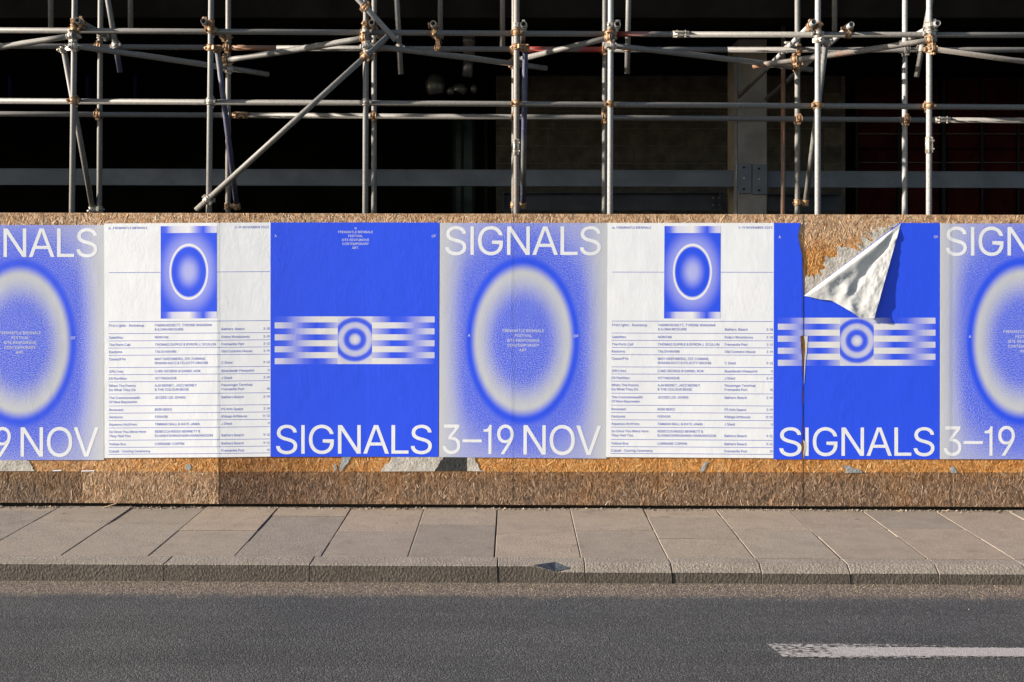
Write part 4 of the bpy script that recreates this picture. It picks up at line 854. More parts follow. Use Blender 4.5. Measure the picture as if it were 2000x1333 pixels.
class Poster:
    """local units: photograph pixels from the sheet's top left corner, W wide and H high"""
    def __init__(s, corners, W, H, lift, label, name='poster'):
        s.c, s.W, s.H, s.lift = corners, W, H, lift
        p = s.world(W / 2, H)
        s.root = empty(name, p)
        tag(s.root, label, 'poster', 'festival posters pasted on the hoarding')
    def px(s, lx, ly):
        u, v = lx / s.W, ly / s.H
        (ax, ay), (bx, by), (cx, cy), (dx, dy) = s.c       # top left, top right, bottom right, bottom left
        tx, ty = ax + (bx - ax) * u, ay + (by - ay) * u
        lx_, ly_ = dx + (cx - dx) * u, dy + (cy - dy) * u
        return tx + (lx_ - tx) * v, ty + (ly_ - ty) * v
    def world(s, lx, ly, off=0.0):
        px, py = s.px(lx, ly)
        x = wx(px)
        return Vector((x, wall_y(x) - s.lift - off, wz(py)))
    def build(s, name, pts, tris, mat, off, rim=0.0, parent=None, uvrect=None):
        """pts in local units; faces get cut where the boards bend so that paper and print follow them"""
        x0, y0, x1, y1 = uvrect or (0, 0, s.W, s.H)
        bm = bmesh.new()
        lay = bm.loops.layers.uv.new('UVMap')
        vs = []
        for lx, ly in pts:
            px, py = s.px(lx, ly)
            vs.append(bm.verts.new((wx(px), 0, wz(py))))
        for t in tris:
            try: f = bm.faces.new([vs[i] for i in t])
            except ValueError: continue
            for lo, i in zip(f.loops, t): lo[lay].uv = ((pts[i][0] - x0) / (x1 - x0), (pts[i][1] - y0) / (y1 - y0))
        bm.normal_update()
        for f in bm.faces:
            if f.normal.y > 0: f.normal_flip()
        lo_x, hi_x = min(v.co.x for v in bm.verts), max(v.co.x for v in bm.verts)
        for c in CUTS:
            if lo_x < c < hi_x:
                bmesh.ops.bisect_plane(bm, geom=bm.verts[:] + bm.edges[:] + bm.faces[:], plane_co=(c, 0, 0), plane_no=(1, 0, 0), dist=1e-5)
        for v in bm.verts: v.co.y = wall_y(v.co.x) - s.lift - off
        if rim:
            ed = [e for e in bm.edges if len(e.link_faces) == 1]
            ex = bmesh.ops.extrude_edge_only(bm, edges=ed)
            for v in ex['geom']:
                if isinstance(v, bmesh.types.BMVert): v.co.y += rim
        return from_bm(name, bm, mat, parent or s.root)
    def rect(s, name, x0, y0, x1, y1, mat, off, rim=0.0, parent=None):
        return s.build(name, [(x0, y0), (x1, y0), (x1, y1), (x0, y1)], [(0, 1, 2, 3)], mat, off, rim, parent, (x0, y0, x1, y1))
    def fit(s, name, text, x0, y0, x1, y1, mat, parent=None):
        vs, fs = layout(text, -30)
        ax, bx = min(v[0] for v in vs), max(v[0] for v in vs)
        ay, by = min(v[1] for v in vs), max(v[1] for v in vs)
        pts = [(x0 + (x - ax) / (bx - ax) * (x1 - x0), y1 - (y - ay) / (by - ay) * (y1 - y0)) for x, y in vs]
        return s.build(name, pts, fs, mat, 0.0006, parent=parent)
    def lines(s, name, items, mat, parent=None):
        """items: text, x, middle y of the capitals, cap height, align (0 left, 0.5 centre, 1 right)"""
        P, T = [], []
        for text, x, ymid, cap, al in items:
            vs, fs = layout(text)
            k = cap / 509.0
            w = max(v[0] for v in vs) * k
            b = len(P)
            P += [(x - w * al + vx * k, ymid + cap * 0.5 - vy * k) for vx, vy in vs]
            T += [tuple(i + b for i in t) for t in fs]
        return s.build(name, P, T, mat, 0.0006, parent=parent)
    def rules(s, name, items, mat, parent=None):
        P, T = [], []
        for x0, x1, y, w in items:
            b = len(P)
            P += [(x0, y - w / 2), (x1, y - w / 2), (x1, y + w / 2), (x0, y + w / 2)]
            T.append((b, b + 1, b + 2, b + 3))
        return s.build(name, P, T, mat, 0.0006, parent=parent)

CENTRE = ['FREMANTLE BIENNALE', 'FESTIVAL', 'SITE-RESPONSIVE', 'CONTEMPORARY', 'ART.']
def oval_poster(corners, lift, label):
    p = Poster(corners, 327, 460, lift, label)
    sh = p.rect('sheet', 0, 0, 327, 460, M['oval'], 0.0, 0.002)
    p.fit('title_lettering', 'SIGNALS', 11, 6, 314, 63.5, M['white_ink'])
    p.fit('date_lettering', '3–19', 7, 395, 146, 454, M['white_ink'])
    p.fit('month_lettering', 'NOV', 165, 395, 317, 454, M['white_ink'])
    its = [(t, 163.5, 211 + 9.5 * i, 5.4, 0.5) for i, t in enumerate(CENTRE)]
    p.lines('centre_lettering', its, M['white_ink'])
    p.lines('side_lettering', [('A', 58, 220.5, 5.4, 0.5)], M['white_ink'])
    p.lines('side_lettering', [('OF', 266.5, 221, 5.4, 0.5)], M['white_ink'])
    return p

ROWS = [(628.8, [('First Lights -  Kooranup', 0, 0), ('YABINI KICKETT, TYRONE WAIGANA', 1, 0), ('& ILONA MCGUIRE', 1, 1), ('Bathers  Beach', 2, 1), ('3-18', 3, 1)]),
        (652.2, [('Satellites', 0, 0), ('NONTAK', 1, 0), ('Elders Woolstores', 2, 0), ('3-19', 3, 0)]),
        (666.4, [('The Ports Call', 0, 0), ('THOMAS SUPPLE & BYRON J. SCULLIN', 1, 0), ('Fremantle Port', 2, 0), ('3-12', 3, 0)]),
        (680.3, [('Kastoms', 0, 0), ('TALOI HAVINI', 1, 0), ('Old Customs House', 2, 0), ('3-19', 3, 0)]),
        (694.5, [('Cease/Fire', 0, 0), ('MAY GREENBERG, ZEE ZUNNAR,', 1, 0), ('RHIANA KATZ & FELICITY GROOM', 1, 1), ('C Shed', 2, 1), ('9-12', 3, 1)]),
        (718.4, [('Still Lives', 0, 0), ('LUKE GEORGE & DANIEL KOK', 1, 0), ('Boardwalk Viewpoint', 2, 0), ('11', 3, 0)]),
        (732.3, [('ER Pavillion', 0, 0), ('VITTINOASHE', 1, 0), ('J Shed', 2, 0), ('3-19', 3, 0)]),
        (746.3, [('When The Poems', 0, 0), ('Do What They Do', 0, 1), ('AJA MONET, JAZZ MONEY', 1, 0), ('& THE COLOUR BEIGE', 1, 1), ('Passenger Terminal', 2, 0), ('Fremantle Port', 2, 1), ('18', 3, 1)]),
        (769.9, [('The Commonwealth', 0, 0), ('Of New Bayswater', 0, 1), ('JESSEE LEE JOHNS', 1, 0), ('Bathers Beech', 2, 0), ('3-19', 3, 0)]),
        (793.3, [('Resonant', 0, 0), ('BORI BEKO', 1, 0), ('PS Arts Space', 2, 0), ('3-19', 3, 0)]),
        (807.5, [('Gestures', 0, 0), ('FERVOR', 1, 0), ('Kidogo Arthouse', 2, 0), ('11-12', 3, 0)]),
        (821.9, [('Aqueous Archives', 0, 0), ('TIMMAH BALL & KATE JAMA', 1, 0), ('J Shed', 2, 0), ('11', 3, 0)]),
        (836.3, [('So Once You Were Here', 0, 0), ('They Had You', 0, 1), ('REBECCA RIGGS-BENNETT &', 1, 0), ('ELHAM ESHRAGHIAN-HAAKANSSON', 1, 1), ('Bathers Beach', 2, 1), ('9-12', 3, 1)]),
        (860.3, [('Yellow Bus', 0, 0), ('LORRAINE COPPIN', 1, 0), ('Bathers Beach', 2, 0), ('9-12', 3, 0)]),
        (874.3, [('Cobalt - Closing Ceremony', 0, 0), ('Fremantle Port', 2, 0), ('19', 3, 0)])]
def schedule_poster(corners, lift, label):
    p = Poster(corners, 325, 458, lift, label)
    p.rect('sheet', 0, 0, 325, 458, M['white'], 0.0, 0.002)
    p.rect('printed_picture', 111, 6, 221, 186.5, M['inset'], 0.0005)
    p.rules('printed_rules', [(9, 111, 96, 0.8), (221, 323.5, 96, 0.8)] + [(8.5, 323.5, y - 437, 0.8) for y, _ in ROWS] + [(8.5, 323.5, 450.6, 0.8)], M['text_ink'])['kind'] = 'stuff'
    its = [('≈', 8, 8.9, 6.5, 0), ('FREMANTLE BIENNALE', 17, 8.9, 4.5, 0), ('3–19 NOVEMBER 2023', 321.5, 8.9, 4.5, 1)]
    xs = (9, 99, 229.3, 323.3)
    for y, cells in ROWS:
        for t, c, ln in cells: its.append((t, xs[c], y - 437 + 7.6 + 8.1 * ln, 4.75, 1 if c == 3 else 0))
    tag(p.lines('programme_lettering', its, M['text_ink']), kind='stuff')
    return p

def stripe_extras(p, dy=0.0):
    p.fit('title_lettering', 'SIGNALS', 10.5, 394.5 + dy, 314.5, 452 + dy, M['white_ink'])
    its = [(t, 164.5, 18.5 + 7.7 * i, 4.5, 0.5) for i, t in enumerate(CENTRE)] + [('≈', 164.5, 10.7, 6.0, 0.5)]
    return its

oval_poster([(-124, 440), (203.5, 440), (203, 899), (-125, 899)], 0.0072, 'grey and blue oval festival poster cut off by the left edge of the picture')
schedule_poster([(203.5, 437), (528.5, 435), (528.5, 892), (204, 895)], 0.0078, 'white schedule poster with blue programme lines, left of the unbroken blue poster')
p = Poster([(528.5, 435), (858, 435), (856, 892.5), (529, 892.5)], 327, 457, 0.0084, 'whole bright blue poster with striped bars and target, between white schedule and grey oval posters')
p.rect('sheet', 0, 0, 327, 457, M['stripes'], 0.0, 0.002)
p.lines('heading_lettering', stripe_extras(p), M['white_ink'])
p.lines('side_lettering', [('A', 10, 26, 4.9, 0.5)], M['white_ink'])
p.lines('side_lettering', [('OF', 316.5, 26.5, 4.9, 0.5)], M['white_ink'])
oval_poster([(859, 436), (1187, 436), (1184, 896), (857.5, 893)], 0.0074, 'grey and blue oval festival poster in the middle of the hoarding, seen whole')
schedule_poster([(1187, 436), (1511, 436), (1510, 895), (1184, 893)], 0.0080, 'white schedule poster with blue programme lines, left of the torn blue poster')

# torn blue poster: left strip, main sheet, folded-over flap and what stayed glued to the board
P6 = Poster([(1511, 436), (1835, 436), (1834.5, 897), (1510.5, 897)], 327, 457, 0.0068, 'torn blue poster with its upper corner peeled and folded over, strand board showing')
def loc6(pts): return [((x - 1511) * 327 / 324, (y - 436) * 457 / 461) for x, y in pts]
tear_l = [(1563, 436), (1560, 448), (1558, 462), (1561, 478), (1566, 500), (1567.5, 540), (1568.5, 578), (1568.2, 655), (1563, 657), (1564, 680), (1566.3, 700), (1567, 725),
          (1568.2, 750), (1566.6, 770), (1568, 800), (1567, 840), (1567.6, 858), (1563.5, 868), (1565, 880), (1566, 897)]
tear_r = [(1570, 578), (1569.2, 655), (1574, 657), (1573.4, 680), (1571.6, 700), (1570, 725), (1569.0, 750), (1569.8, 770), (1568.9, 800), (1569.6, 840), (1569, 858), (1572.5, 868), (1572, 885), (1569, 897)]
strip_poly = loc6([(1511, 436)] + tear_l + [(1511, 897)])
main_poly = loc6([(1757, 436), (1835, 436), (1835, 897)] + list(reversed(tear_r)))
for nm, poly, off in (('torn_strip', strip_poly, 0.0012), ('sheet', main_poly, 0.0)):
    tri = tessellate_polygon([[Vector((x, y, 0)) for x, y in poly]])
    P6.build(nm, poly, tri, M['stripes'], off, 0.002)
P6.lines('side_lettering', [('A', 11.5, 27, 4.9, 0.5)], M['white_ink']).location.y -= 0.0012
P6.lines('side_lettering', [('OF', 319.5, 27, 4.9, 0.5)], M['white_ink'])
P6.fit('title_letter', 'S', 11, 395, 54.8, 451.5, M['white_ink']).location.y -= 0.0012
P6.fit('title_lettering', 'IGNALS', 62.4, 395, 317, 451.5, M['white_ink'])
edge = loc6([(1570, 657), (1577.5, 656.5), (1576.5, 672), (1575.5, 690), (1573, 708), (1572, 730), (1570, 752), (1570.6, 725), (1571.5, 705), (1573, 690), (1572.5, 672)])
P6.build('torn_edge', edge, tessellate_polygon([[Vector((x, y, 0)) for x, y in edge]]), M['back'], 0.0016, 0.001)
edge = loc6([(1568, 858), (1573.5, 864), (1574, 874), (1571.5, 886), (1570, 896), (1569, 884), (1571, 872)])
P6.build('torn_edge', edge, tessellate_polygon([[Vector((x, y, 0)) for x, y in edge]]), M['back'], 0.0016, 0.001)
jag = [(1571, 577), (1571, 545), (1576, 537), (1581, 542), (1584.6, 535.6), (1588, 541), (1591, 547), (1592, 540), (1594.5, 535.6), (1600, 536), (1606, 539), (1603, 532), (1601, 527), (1608, 527), (1612.7, 524),
       (1609, 518), (1608.6, 512.5), (1613, 510), (1611, 504), (1614, 499), (1620, 505), (1626, 503), (1632, 503), (1635.8, 498), (1634, 488), (1637.5, 478), (1643, 484), (1649, 483), (1657, 483), (1665.6, 486), (1674, 488), (1682, 492.7), (1677, 483), (1672, 474.6), (1680, 481), (1691, 487.8),
       (1686, 475), (1680, 463), (1690, 463), (1697, 470), (1706.8, 473.7), (1699, 462), (1687, 449.8), (1697, 455), (1705, 461), (1703, 453), (1705, 448), (1711, 452), (1717.6, 455.6), (1715, 449), (1713, 443), (1722, 442), (1733, 438), (1737, 446), (1740.6, 453), (1746, 450), (1743, 443), (1740, 437), (1757, 437)]
jl = loc6(jag)
P6.build('glued_backing', jl, tessellate_polygon([[Vector((x, y, 0)) for x, y in jl]]), M['scrap'], -0.0010, 0.001)

def flap():
    A, B = Vector((1570, 578)), Vector((1759, 436.5))
    d = (B - A).normalized()
    q = Vector((-d.y, d.x))
    if q.y < 0: q = -q
    L = (B - A).length
    prof = [((p - A).dot(d), (p - A).dot(q)) for p in (A, Vector((1584, 581)), Vector((1600, 585)), Vector((1622, 587)), Vector((1640, 597)), Vector((1660, 609)), Vector((1677, 621)), Vector((1691, 621)), Vector((1705, 622)), B)]
    def nmax(a):
        for (a0, n0), (a1, n1) in zip(prof[:-1], prof[1:]):
            if a <= a1 + 1e-6: return n0 + (n1 - n0) * max(0, (a - a0)) / (a1 - a0)
        return 0.0
    na, nt = 96, 56
    bm = bmesh.new()
    grid = []
    sst = lambda e0, e1, x: (lambda t: t * t * (3 - 2 * t))(max(0.0, min(1.0, (x - e0) / (e1 - e0))))
    for i in range(na + 1):
        a = L * i / na
        m_ = nmax(a)
        rowv = []
        for j in range(nt + 1):
            n = m_ * j / nt
            p = A + d * a + q * n
            x, z = wx(p.x), wz(p.y)
            ends = min(1.0, a / 45.0) * min(1.0, (L - a) / 70.0 + 0.12)
            roll = 0.020 * (1 - (1 - min(1.0, n / 7.0)) ** 2) ** 0.5                       # tight roll along the fold
            h = roll * (0.35 + 0.65 * ends) - 0.009 * sst(6, 26, n) * ends + 0.016 * sst(20, 115, n)
            # one long crease and two dents in the crumpled back
            cr = abs((n - 44) * 0.96 + (a - 95) * 0.30)
            h -= 0.011 * math.exp(-(cr / 7.0) ** 2) * sst(40, 75, a)
            cr2 = abs((a - 62) * 0.8 + (n - 62) * 0.35)
            h += 0.012 * math.exp(-(cr2 / 9.0) ** 2) * sst(22, 50, n)
            h -= 0.008 * math.exp(-(((a - 92) / 16) ** 2 + ((n - 66) / 20) ** 2))
            wv = mnoise.noise(Vector((x * 13, z * 13, 1.7)))
            w2 = abs(mnoise.noise(Vector((x * 30 + 4, z * 22, 9.1))))
            h += (0.006 * wv - 0.0042 * w2) * sst(4, 24, n)
            h = max(h, 0.0012)
            rowv.append(bm.verts.new((x, wall_y(x) - 0.0075 - h, z)))
        grid.append(rowv)
    for i in range(na):
        for j in range(nt):
            vs = [grid[i][j], grid[i + 1][j], grid[i + 1][j + 1], grid[i][j + 1]]
            if (vs[0].co - vs[3].co).length < 1e-6: vs = vs[:3]
            if (vs[1].co - vs[2].co).length < 1e-6: vs = [v for k, v in enumerate(vs) if k != 2]
            if len(vs) > 2: bm.faces.new(vs)
    bmesh.ops.remove_doubles(bm, verts=bm.verts, dist=1e-6)
    return from_bm('folded_flap', bm, M['back'], P6.root, smooth=True)
flap()
oval_poster([(1836, 437), (2163, 437), (2162, 897), (1835.5, 897)], 0.0086, 'grey and blue oval festival poster cut off by the right edge of the picture')

# remains of older bills below the new posters
def scrap(label, pts, mat, lift=0.0060, extra=None):
    root = None
    cx = sum(p[0] for p in pts) / len(pts)
    rr = random.Random(int(cx))
    q = []
    for (x0, y0), (x1, y1) in zip(pts, pts[1:] + pts[:1]):
        k = max(1, int(math.hypot(x1 - x0, y1 - y0) / 4))
        straight = abs(y1 - y0) < 1.6 or abs(x1 - x0) < 0.3
        for i in range(k):
            t = i / k
            j = 0 if straight or i == 0 else 1.1
            q.append((x0 + (x1 - x0) * t + rr.uniform(-j, j), y0 + (y1 - y0) * t + rr.uniform(-j, j)))
    bm = bmesh.new()
    vs = [bm.verts.new((wx(x), wall_y(wx(x)) - lift, wz(y))) for x, y in q]
    for t in tessellate_polygon([[Vector((x, y, 0)) for x, y in q]]): bm.faces.new([vs[i] for i in t])
    bm.normal_update()
    for f in bm.faces:
        if f.normal.y > 0: f.normal_flip()
    o = from_bm('paper_scrap', bm, mat)
    tag(o, label, 'paper', 'remains of old bills on the hoarding')
    return o
scrap('torn pale paper remnant under the leftmost oval poster', [(-90, 897), (46, 897), (57, 902), (60, 908), (64, 912), (63, 916), (69, 920.5), (-90, 920.5)], M['scrap'])
scrap('thin white paper edge left of the board seam below the leftmost oval poster', [(103, 918.5), (119, 918), (120, 920.5), (102, 920.8)], M['white'])
scrap('thin white paper edge right of the board seam below the leftmost oval poster', [(158.5, 919.5), (183, 919), (184, 922), (181, 921), (159, 921.5)], M['white'])
scrap('pale scrap flake below the left white schedule poster', [(366, 905), (372, 908), (374, 913), (370, 919), (364, 917), (362, 912)], M['scrap_grey'])
scrap('slanted grey paper remnant below the letter N of the whole blue poster', [(668, 891), (687, 891), (677, 907), (668, 920), (663, 921), (665, 906)], M['scrap_grey'])
scrap('narrow grey paper flake beside the slanted remnant below the whole blue poster', [(652, 908), (657, 905), (658, 915), (656, 920.5), (652, 918)], M['scrap_grey'])
scrap('wide pale paper remnant below the right end of the whole blue poster', [(765, 890), (868, 890), (849, 921), (744, 921.5), (752, 907), (760, 904)], M['scrap'])
scrap('black slanted print remnant between two pale paper scraps', [(868.3, 890), (912, 890), (912, 920.5), (849.3, 920.5)], M['scrap_black'], 0.0062)
scrap('small pale paper remnant right of the black print remnant', [(912.3, 890), (926, 890), (929, 902), (934, 908), (938, 919), (946, 920), (946, 921), (912.3, 920.5)], M['scrap'])
scrap('curved grey paper flake below the right white schedule poster', [(1377, 901), (1383, 903), (1379, 913), (1372, 922), (1367, 922), (1371, 911)], M['scrap_grey'])
scrap('grey arrow shaped paper remnant below the torn blue poster', [(1645, 908), (1658, 910), (1668, 915), (1678, 916), (1684, 923.5), (1650, 924), (1652, 917)], M['scrap_grey'])
scrap('small grey paper flake below the right edge of the torn blue poster', [(1858, 909), (1864, 914), (1870, 924), (1857, 924), (1855, 920)], M['scrap_grey'])

# ------------------------------------------------------------------ building behind: dark shell, steel, blockwork
bld = empty('building', (0, 3.0, -0.1))
tag(bld, 'dark unfinished building behind the scaffold with steel beams and blockwork', 'building')
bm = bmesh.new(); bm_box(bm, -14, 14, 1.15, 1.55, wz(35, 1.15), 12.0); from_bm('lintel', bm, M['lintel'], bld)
bm = bmesh.new(); bm_box(bm, -14, 14, 1.55, 9.0, 4.42, 4.7); from_bm('ceiling_slab', bm, M['room_shell'], bld)
bm = bmesh.new(); bm_box(bm, -14, 14, 9.0, 9.3, -0.15, 4.42); from_bm('back_wall', bm, M['room_shell'], bld)
bm = bmesh.new(); bm_box(bm, -14, 14, 1.1, 9.0, -0.19, -0.12); from_bm('floor_slab', bm, M['room_shell'], bld)
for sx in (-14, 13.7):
    bm = bmesh.new(); bm_box(bm, sx, sx + 0.3, 1.15, 9.0, -0.12, 4.42); from_bm('end_wall', bm, M['room_shell'], bld)

def i_beam(name, x0, x1, y, z0, z1, mat, lip=0.03, tilt=0.0):
    bm = bmesh.new()
    bm_box(bm, x0, x1, y, y + 0.012, z0 + 0.012, z1 - 0.012)
    bm_box(bm, x0, x1, y - lip, y + 0.10, z1 - 0.0118, z1)
    bm_box(bm, x0, x1, y - lip, y + 0.10, z0, z0 + 0.0118)
    for v in bm.verts: v.co.z -= tilt * v.co.x
    return from_bm(name, bm, mat, bld)
YB = 2.6
i_beam('main_beam', -9.0, wx(1443, YB), YB, wz(364, YB), wz(332, YB), M['beam'], 0.006, 0.0025)
i_beam('main_beam', wx(1499, YB), 9.5, YB, wz(365, YB), wz(333, YB), M['beam'], 0.006, 0.0025)
bm = bmesh.new(); bm_box(bm, wx(1442, 2.5), wx(1498, 2.5), 2.5, 3.1, -0.12, 4.42, 0.006); from_bm('column', bm, M['concrete'], bld)
for xa, xb, ya, yb in ((1441.5, 1467.5, 319, 378), (1470, 1498.5, 321.5, 380.5)):
    bm = bmesh.new(); bm_box(bm, wx(xa, 2.48), wx(xb, 2.48), 2.478, 2.498, wz(yb, 2.48), wz(ya, 2.48), 0.003)
    pl = from_bm('connection_plate', bm, M['beam'], bld)
    for t in (0.14, 0.5, 0.86):
        c = at((xa + xb) / 2 - 2, ya + (yb - ya) * t, 2.478)
        bm = bmesh.new(); bm_tube(bm, c + Vector((0, 0.0, 0)), c - Vector((0, 0.016, 0)), 0.012, 0, 6)
        from_bm('bolt', bm, M['black_frame'] if t != 0.5 else M['coupler_zinc'], pl)
YL = 3.6
i_beam('lower_beam', wx(980, YL), wx(1412, YL), YL, wz(412, YL), wz(376, YL), M['beam_dark'], 0.07)
i_beam('lower_beam', wx(1500, YL), wx(1640, YL), YL, wz(413, YL), wz(379, YL), M['beam_dark'], 0.07)
bm = bmesh.new(); bm_box(bm, wx(1388, YL), wx(1410, YL), YL - 0.016, YL - 0.001, wz(406, YL), wz(384, YL)); pl = from_bm('splice_plate', bm, M['beam_dark'], bld)
for px_ in (1392.5, 1405):
    for py_ in (387, 401):
        c = at(px_, py_, YL - 0.016)
        bm = bmesh.new(); bm_tube(bm, c, c - Vector((0, 0.014, 0)), 0.013, 0, 6); from_bm('bolt', bm, M['coupler_zinc'], pl)
for px_ in (982, 1404):
    bm = bmesh.new(); bm_box(bm, wx(px_, YL), wx(px_, YL) + 0.014, YL - 0.066, YL - 0.0005, wz(410, YL), wz(378, YL)); from_bm('stiffener', bm, M['beam_dark'], bld)

# blockwork, each block a piece of the wall
YW = 5.0
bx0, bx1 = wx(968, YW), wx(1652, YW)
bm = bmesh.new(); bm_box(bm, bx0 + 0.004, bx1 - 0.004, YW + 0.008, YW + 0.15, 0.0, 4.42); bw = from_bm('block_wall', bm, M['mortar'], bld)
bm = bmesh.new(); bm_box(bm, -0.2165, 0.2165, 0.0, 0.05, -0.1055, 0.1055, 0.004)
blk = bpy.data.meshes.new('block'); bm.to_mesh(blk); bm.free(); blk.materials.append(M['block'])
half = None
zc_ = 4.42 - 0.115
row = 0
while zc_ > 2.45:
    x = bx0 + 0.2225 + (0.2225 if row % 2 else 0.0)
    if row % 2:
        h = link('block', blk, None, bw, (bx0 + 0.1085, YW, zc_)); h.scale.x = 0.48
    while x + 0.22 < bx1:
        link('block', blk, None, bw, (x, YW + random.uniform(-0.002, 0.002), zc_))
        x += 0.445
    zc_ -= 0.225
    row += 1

# red cladding panels on the right
YP = 5.2
for xa, xb in ((1676, 1753), (1758, 1834), (1850, 1915), (1918, 1985), (1990, 2060), (2064, 2135)):
    for ya, yb in ((112, 260), (264, 290), (293, 316), (320, 420)):
        bm = bmesh.new(); bm_box(bm, wx(xa, YP), wx(xb, YP), YP, YP + 0.04, wz(yb, YP), wz(ya, YP), 0.004); from_bm('cladding_panel', bm, M['red_panel'], bld)
for px_ in (1672, 1755, 1842, 1916.5, 1987.5, 2062):
    bm = bmesh.new(); w = 0.03 if px_ != 1842 else 0.05
    bm_box(bm, wx(px_, YP) - w / 2, wx(px_, YP) + w / 2, YP - 0.03, YP + 0.05, 0, 4.42); from_bm('mullion', bm, M['black_frame'], bld)
for py_ in (262, 318):
    bm = bmesh.new(); bm_box(bm, wx(1668, YP), wx(2140, YP), YP - 0.025, YP - 0.005, wz(py_ + 1, YP), wz(py_ - 1, YP)); from_bm('rail', bm, M['mortar'], bld)

# guard rail far inside on the left
gr = empty('guard_rail', (wx(160, 5.0), 5.0, 3.0))
tag(gr, 'dark blue guard rail deep in the black interior at upper left', 'railing')
for p0, p1 in (((-40, 119), (315, 119)), ((172, 112), (172, 196)), ((265, 112), (265, 196)), ((20, 112), (20, 196))):
    bm = bmesh.new(); bm_tube(bm, at(*p0, 5.0), at(*p1, 5.0), 0.03, 0, 10); from_bm('rail_tube' if p0[1] == p1[1] else 'post', bm, M['blue_rail'], gr)

# ventilation duct with its bands, and the fan housing below it
du = empty('ventilation_duct', at(916, 110, 2.2))
tag(du, 'thick round steel duct hanging behind the upper scaffold tubes', 'duct')
bm = bmesh.new(); bm_tube(bm, at(916, -60, 2.2), at(916, 110, 2.2), 0.060, 0.003, 24); from_bm('pipe', bm, M['tube'], du)
for py_ in (31, 78):
    bm = bmesh.new(); bm_tube(bm, at(916, py_, 2.2), at(916, py_ + 5, 2.2), 0.0665, 0.006, 24); from_bm('band', bm, M['coupler_zinc'], du)
c = at(913, 29, 2.13)
bm = bmesh.new(); bm_box(bm, c.x - 0.03, c.x + 0.03, c.y - 0.02, c.y + 0.01, c.z - 0.014, c.z + 0.014, 0.003); from_bm('clip', bm, M['black_frame'], du)
bm = bmesh.new(); bm_tube(bm, at(916, 112, 2.3), at(912, 150, 2.3), 0.055, 0.003, 20); from_bm('lower_pipe', bm, M['duct'], du)
fan = empty('fan_housing', at(870, 190, 3.4))
tag(fan, 'rounded metal fan housing faintly lit in the dark behind the scaffold', 'fan')
def blob(name, px_, py_, y, rx, ry, rz, mat, parent, cut=None):
    bm = bmesh.new()
    bmesh.ops.create_uvsphere(bm, u_segments=28, v_segments=16, radius=1.0)
    for f in bm.faces: f.smooth = True
    c = at(px_, py_, y)
    for v in bm.verts: v.co = Vector((v.co.x * rx, v.co.y * ry, v.co.z * rz)) + c
    if cut: bmesh.ops.bisect_plane(bm, geom=bm.verts[:] + bm.edges[:] + bm.faces[:], plane_co=c + Vector(cut[0]), plane_no=Vector(cut[1]), clear_outer=True)
    return from_bm(name, bm, mat, parent, smooth=True)
blob('hood', 850, 168, 3.4, 0.115, 0.10, 0.135, M['duct'], fan, ((0, 0, -0.10), (0.2, 0, -1)))
blob('motor', 880, 178, 3.4, 0.05, 0.06, 0.05, M['duct'], fan)
blob('elbow', 898, 175, 3.4, 0.085, 0.08, 0.07, M['duct'], fan, ((0, 0, -0.045), (-0.4, 0, -1)))
blob('cap', 925, 174, 3.4, 0.04, 0.05, 0.055, M['duct'], fan)

# glazed panel glimpsed behind
gl = empty('glazed_door', at(905, 420, 6.0))
tag(gl, 'dark teal glazed door barely visible inside the building', 'door')
for xa, xb in ((888, 902), (904, 924)):
    bm = bmesh.new(); bm_box(bm, wx(xa, 6.0), wx(xb, 6.0), 6.0, 6.02, 0.0, wz(226, 6.0)); from_bm('pane', bm, M['teal'], gl)
for px_ in (887, 903, 925, 949):
    bm = bmesh.new(); bm_box(bm, wx(px_, 6) - 0.02, wx(px_, 6) + 0.02, 5.98, 6.04, 0.0, wz(222, 6)); from_bm('stile', bm, M['black_frame'], gl)

# steel props inside
def prop(label, top, bot, y0, y1, r, mat):
    e = empty('steel_prop', at(bot[0], bot[1], y1))
    tag(e, label, 'prop', 'steel props inside the building')
    p0, p1 = at(*top, y0), at(*bot, y1)
    p1 = p1 + (p1 - p0).normalized() * ((p1.z + 0.1) / max(0.2, (p0 - p1).normalized().z))
    bm = bmesh.new(); bm_tube(bm, p0, p1, r, 0.004, 14); from_bm('tube', bm, mat, e)
    bm = bmesh.new(); bm_tube(bm, p0 + Vector((0, 0, 0.004)), p0 + Vector((0, 0, 0.012)), r * 1.9, 0, 12); from_bm('head_plate', bm, mat, e)
    return e
prop('slim grey steel prop standing in front of the concrete column', (1438.5, 100), (1437, 418), 1.9, 1.9, 0.019, M['tube'])
prop('rust orange steel prop right of the concrete column', (1530, 30), (1529, 418), 1.75, 1.75, 0.0215, M['tube_orange'])

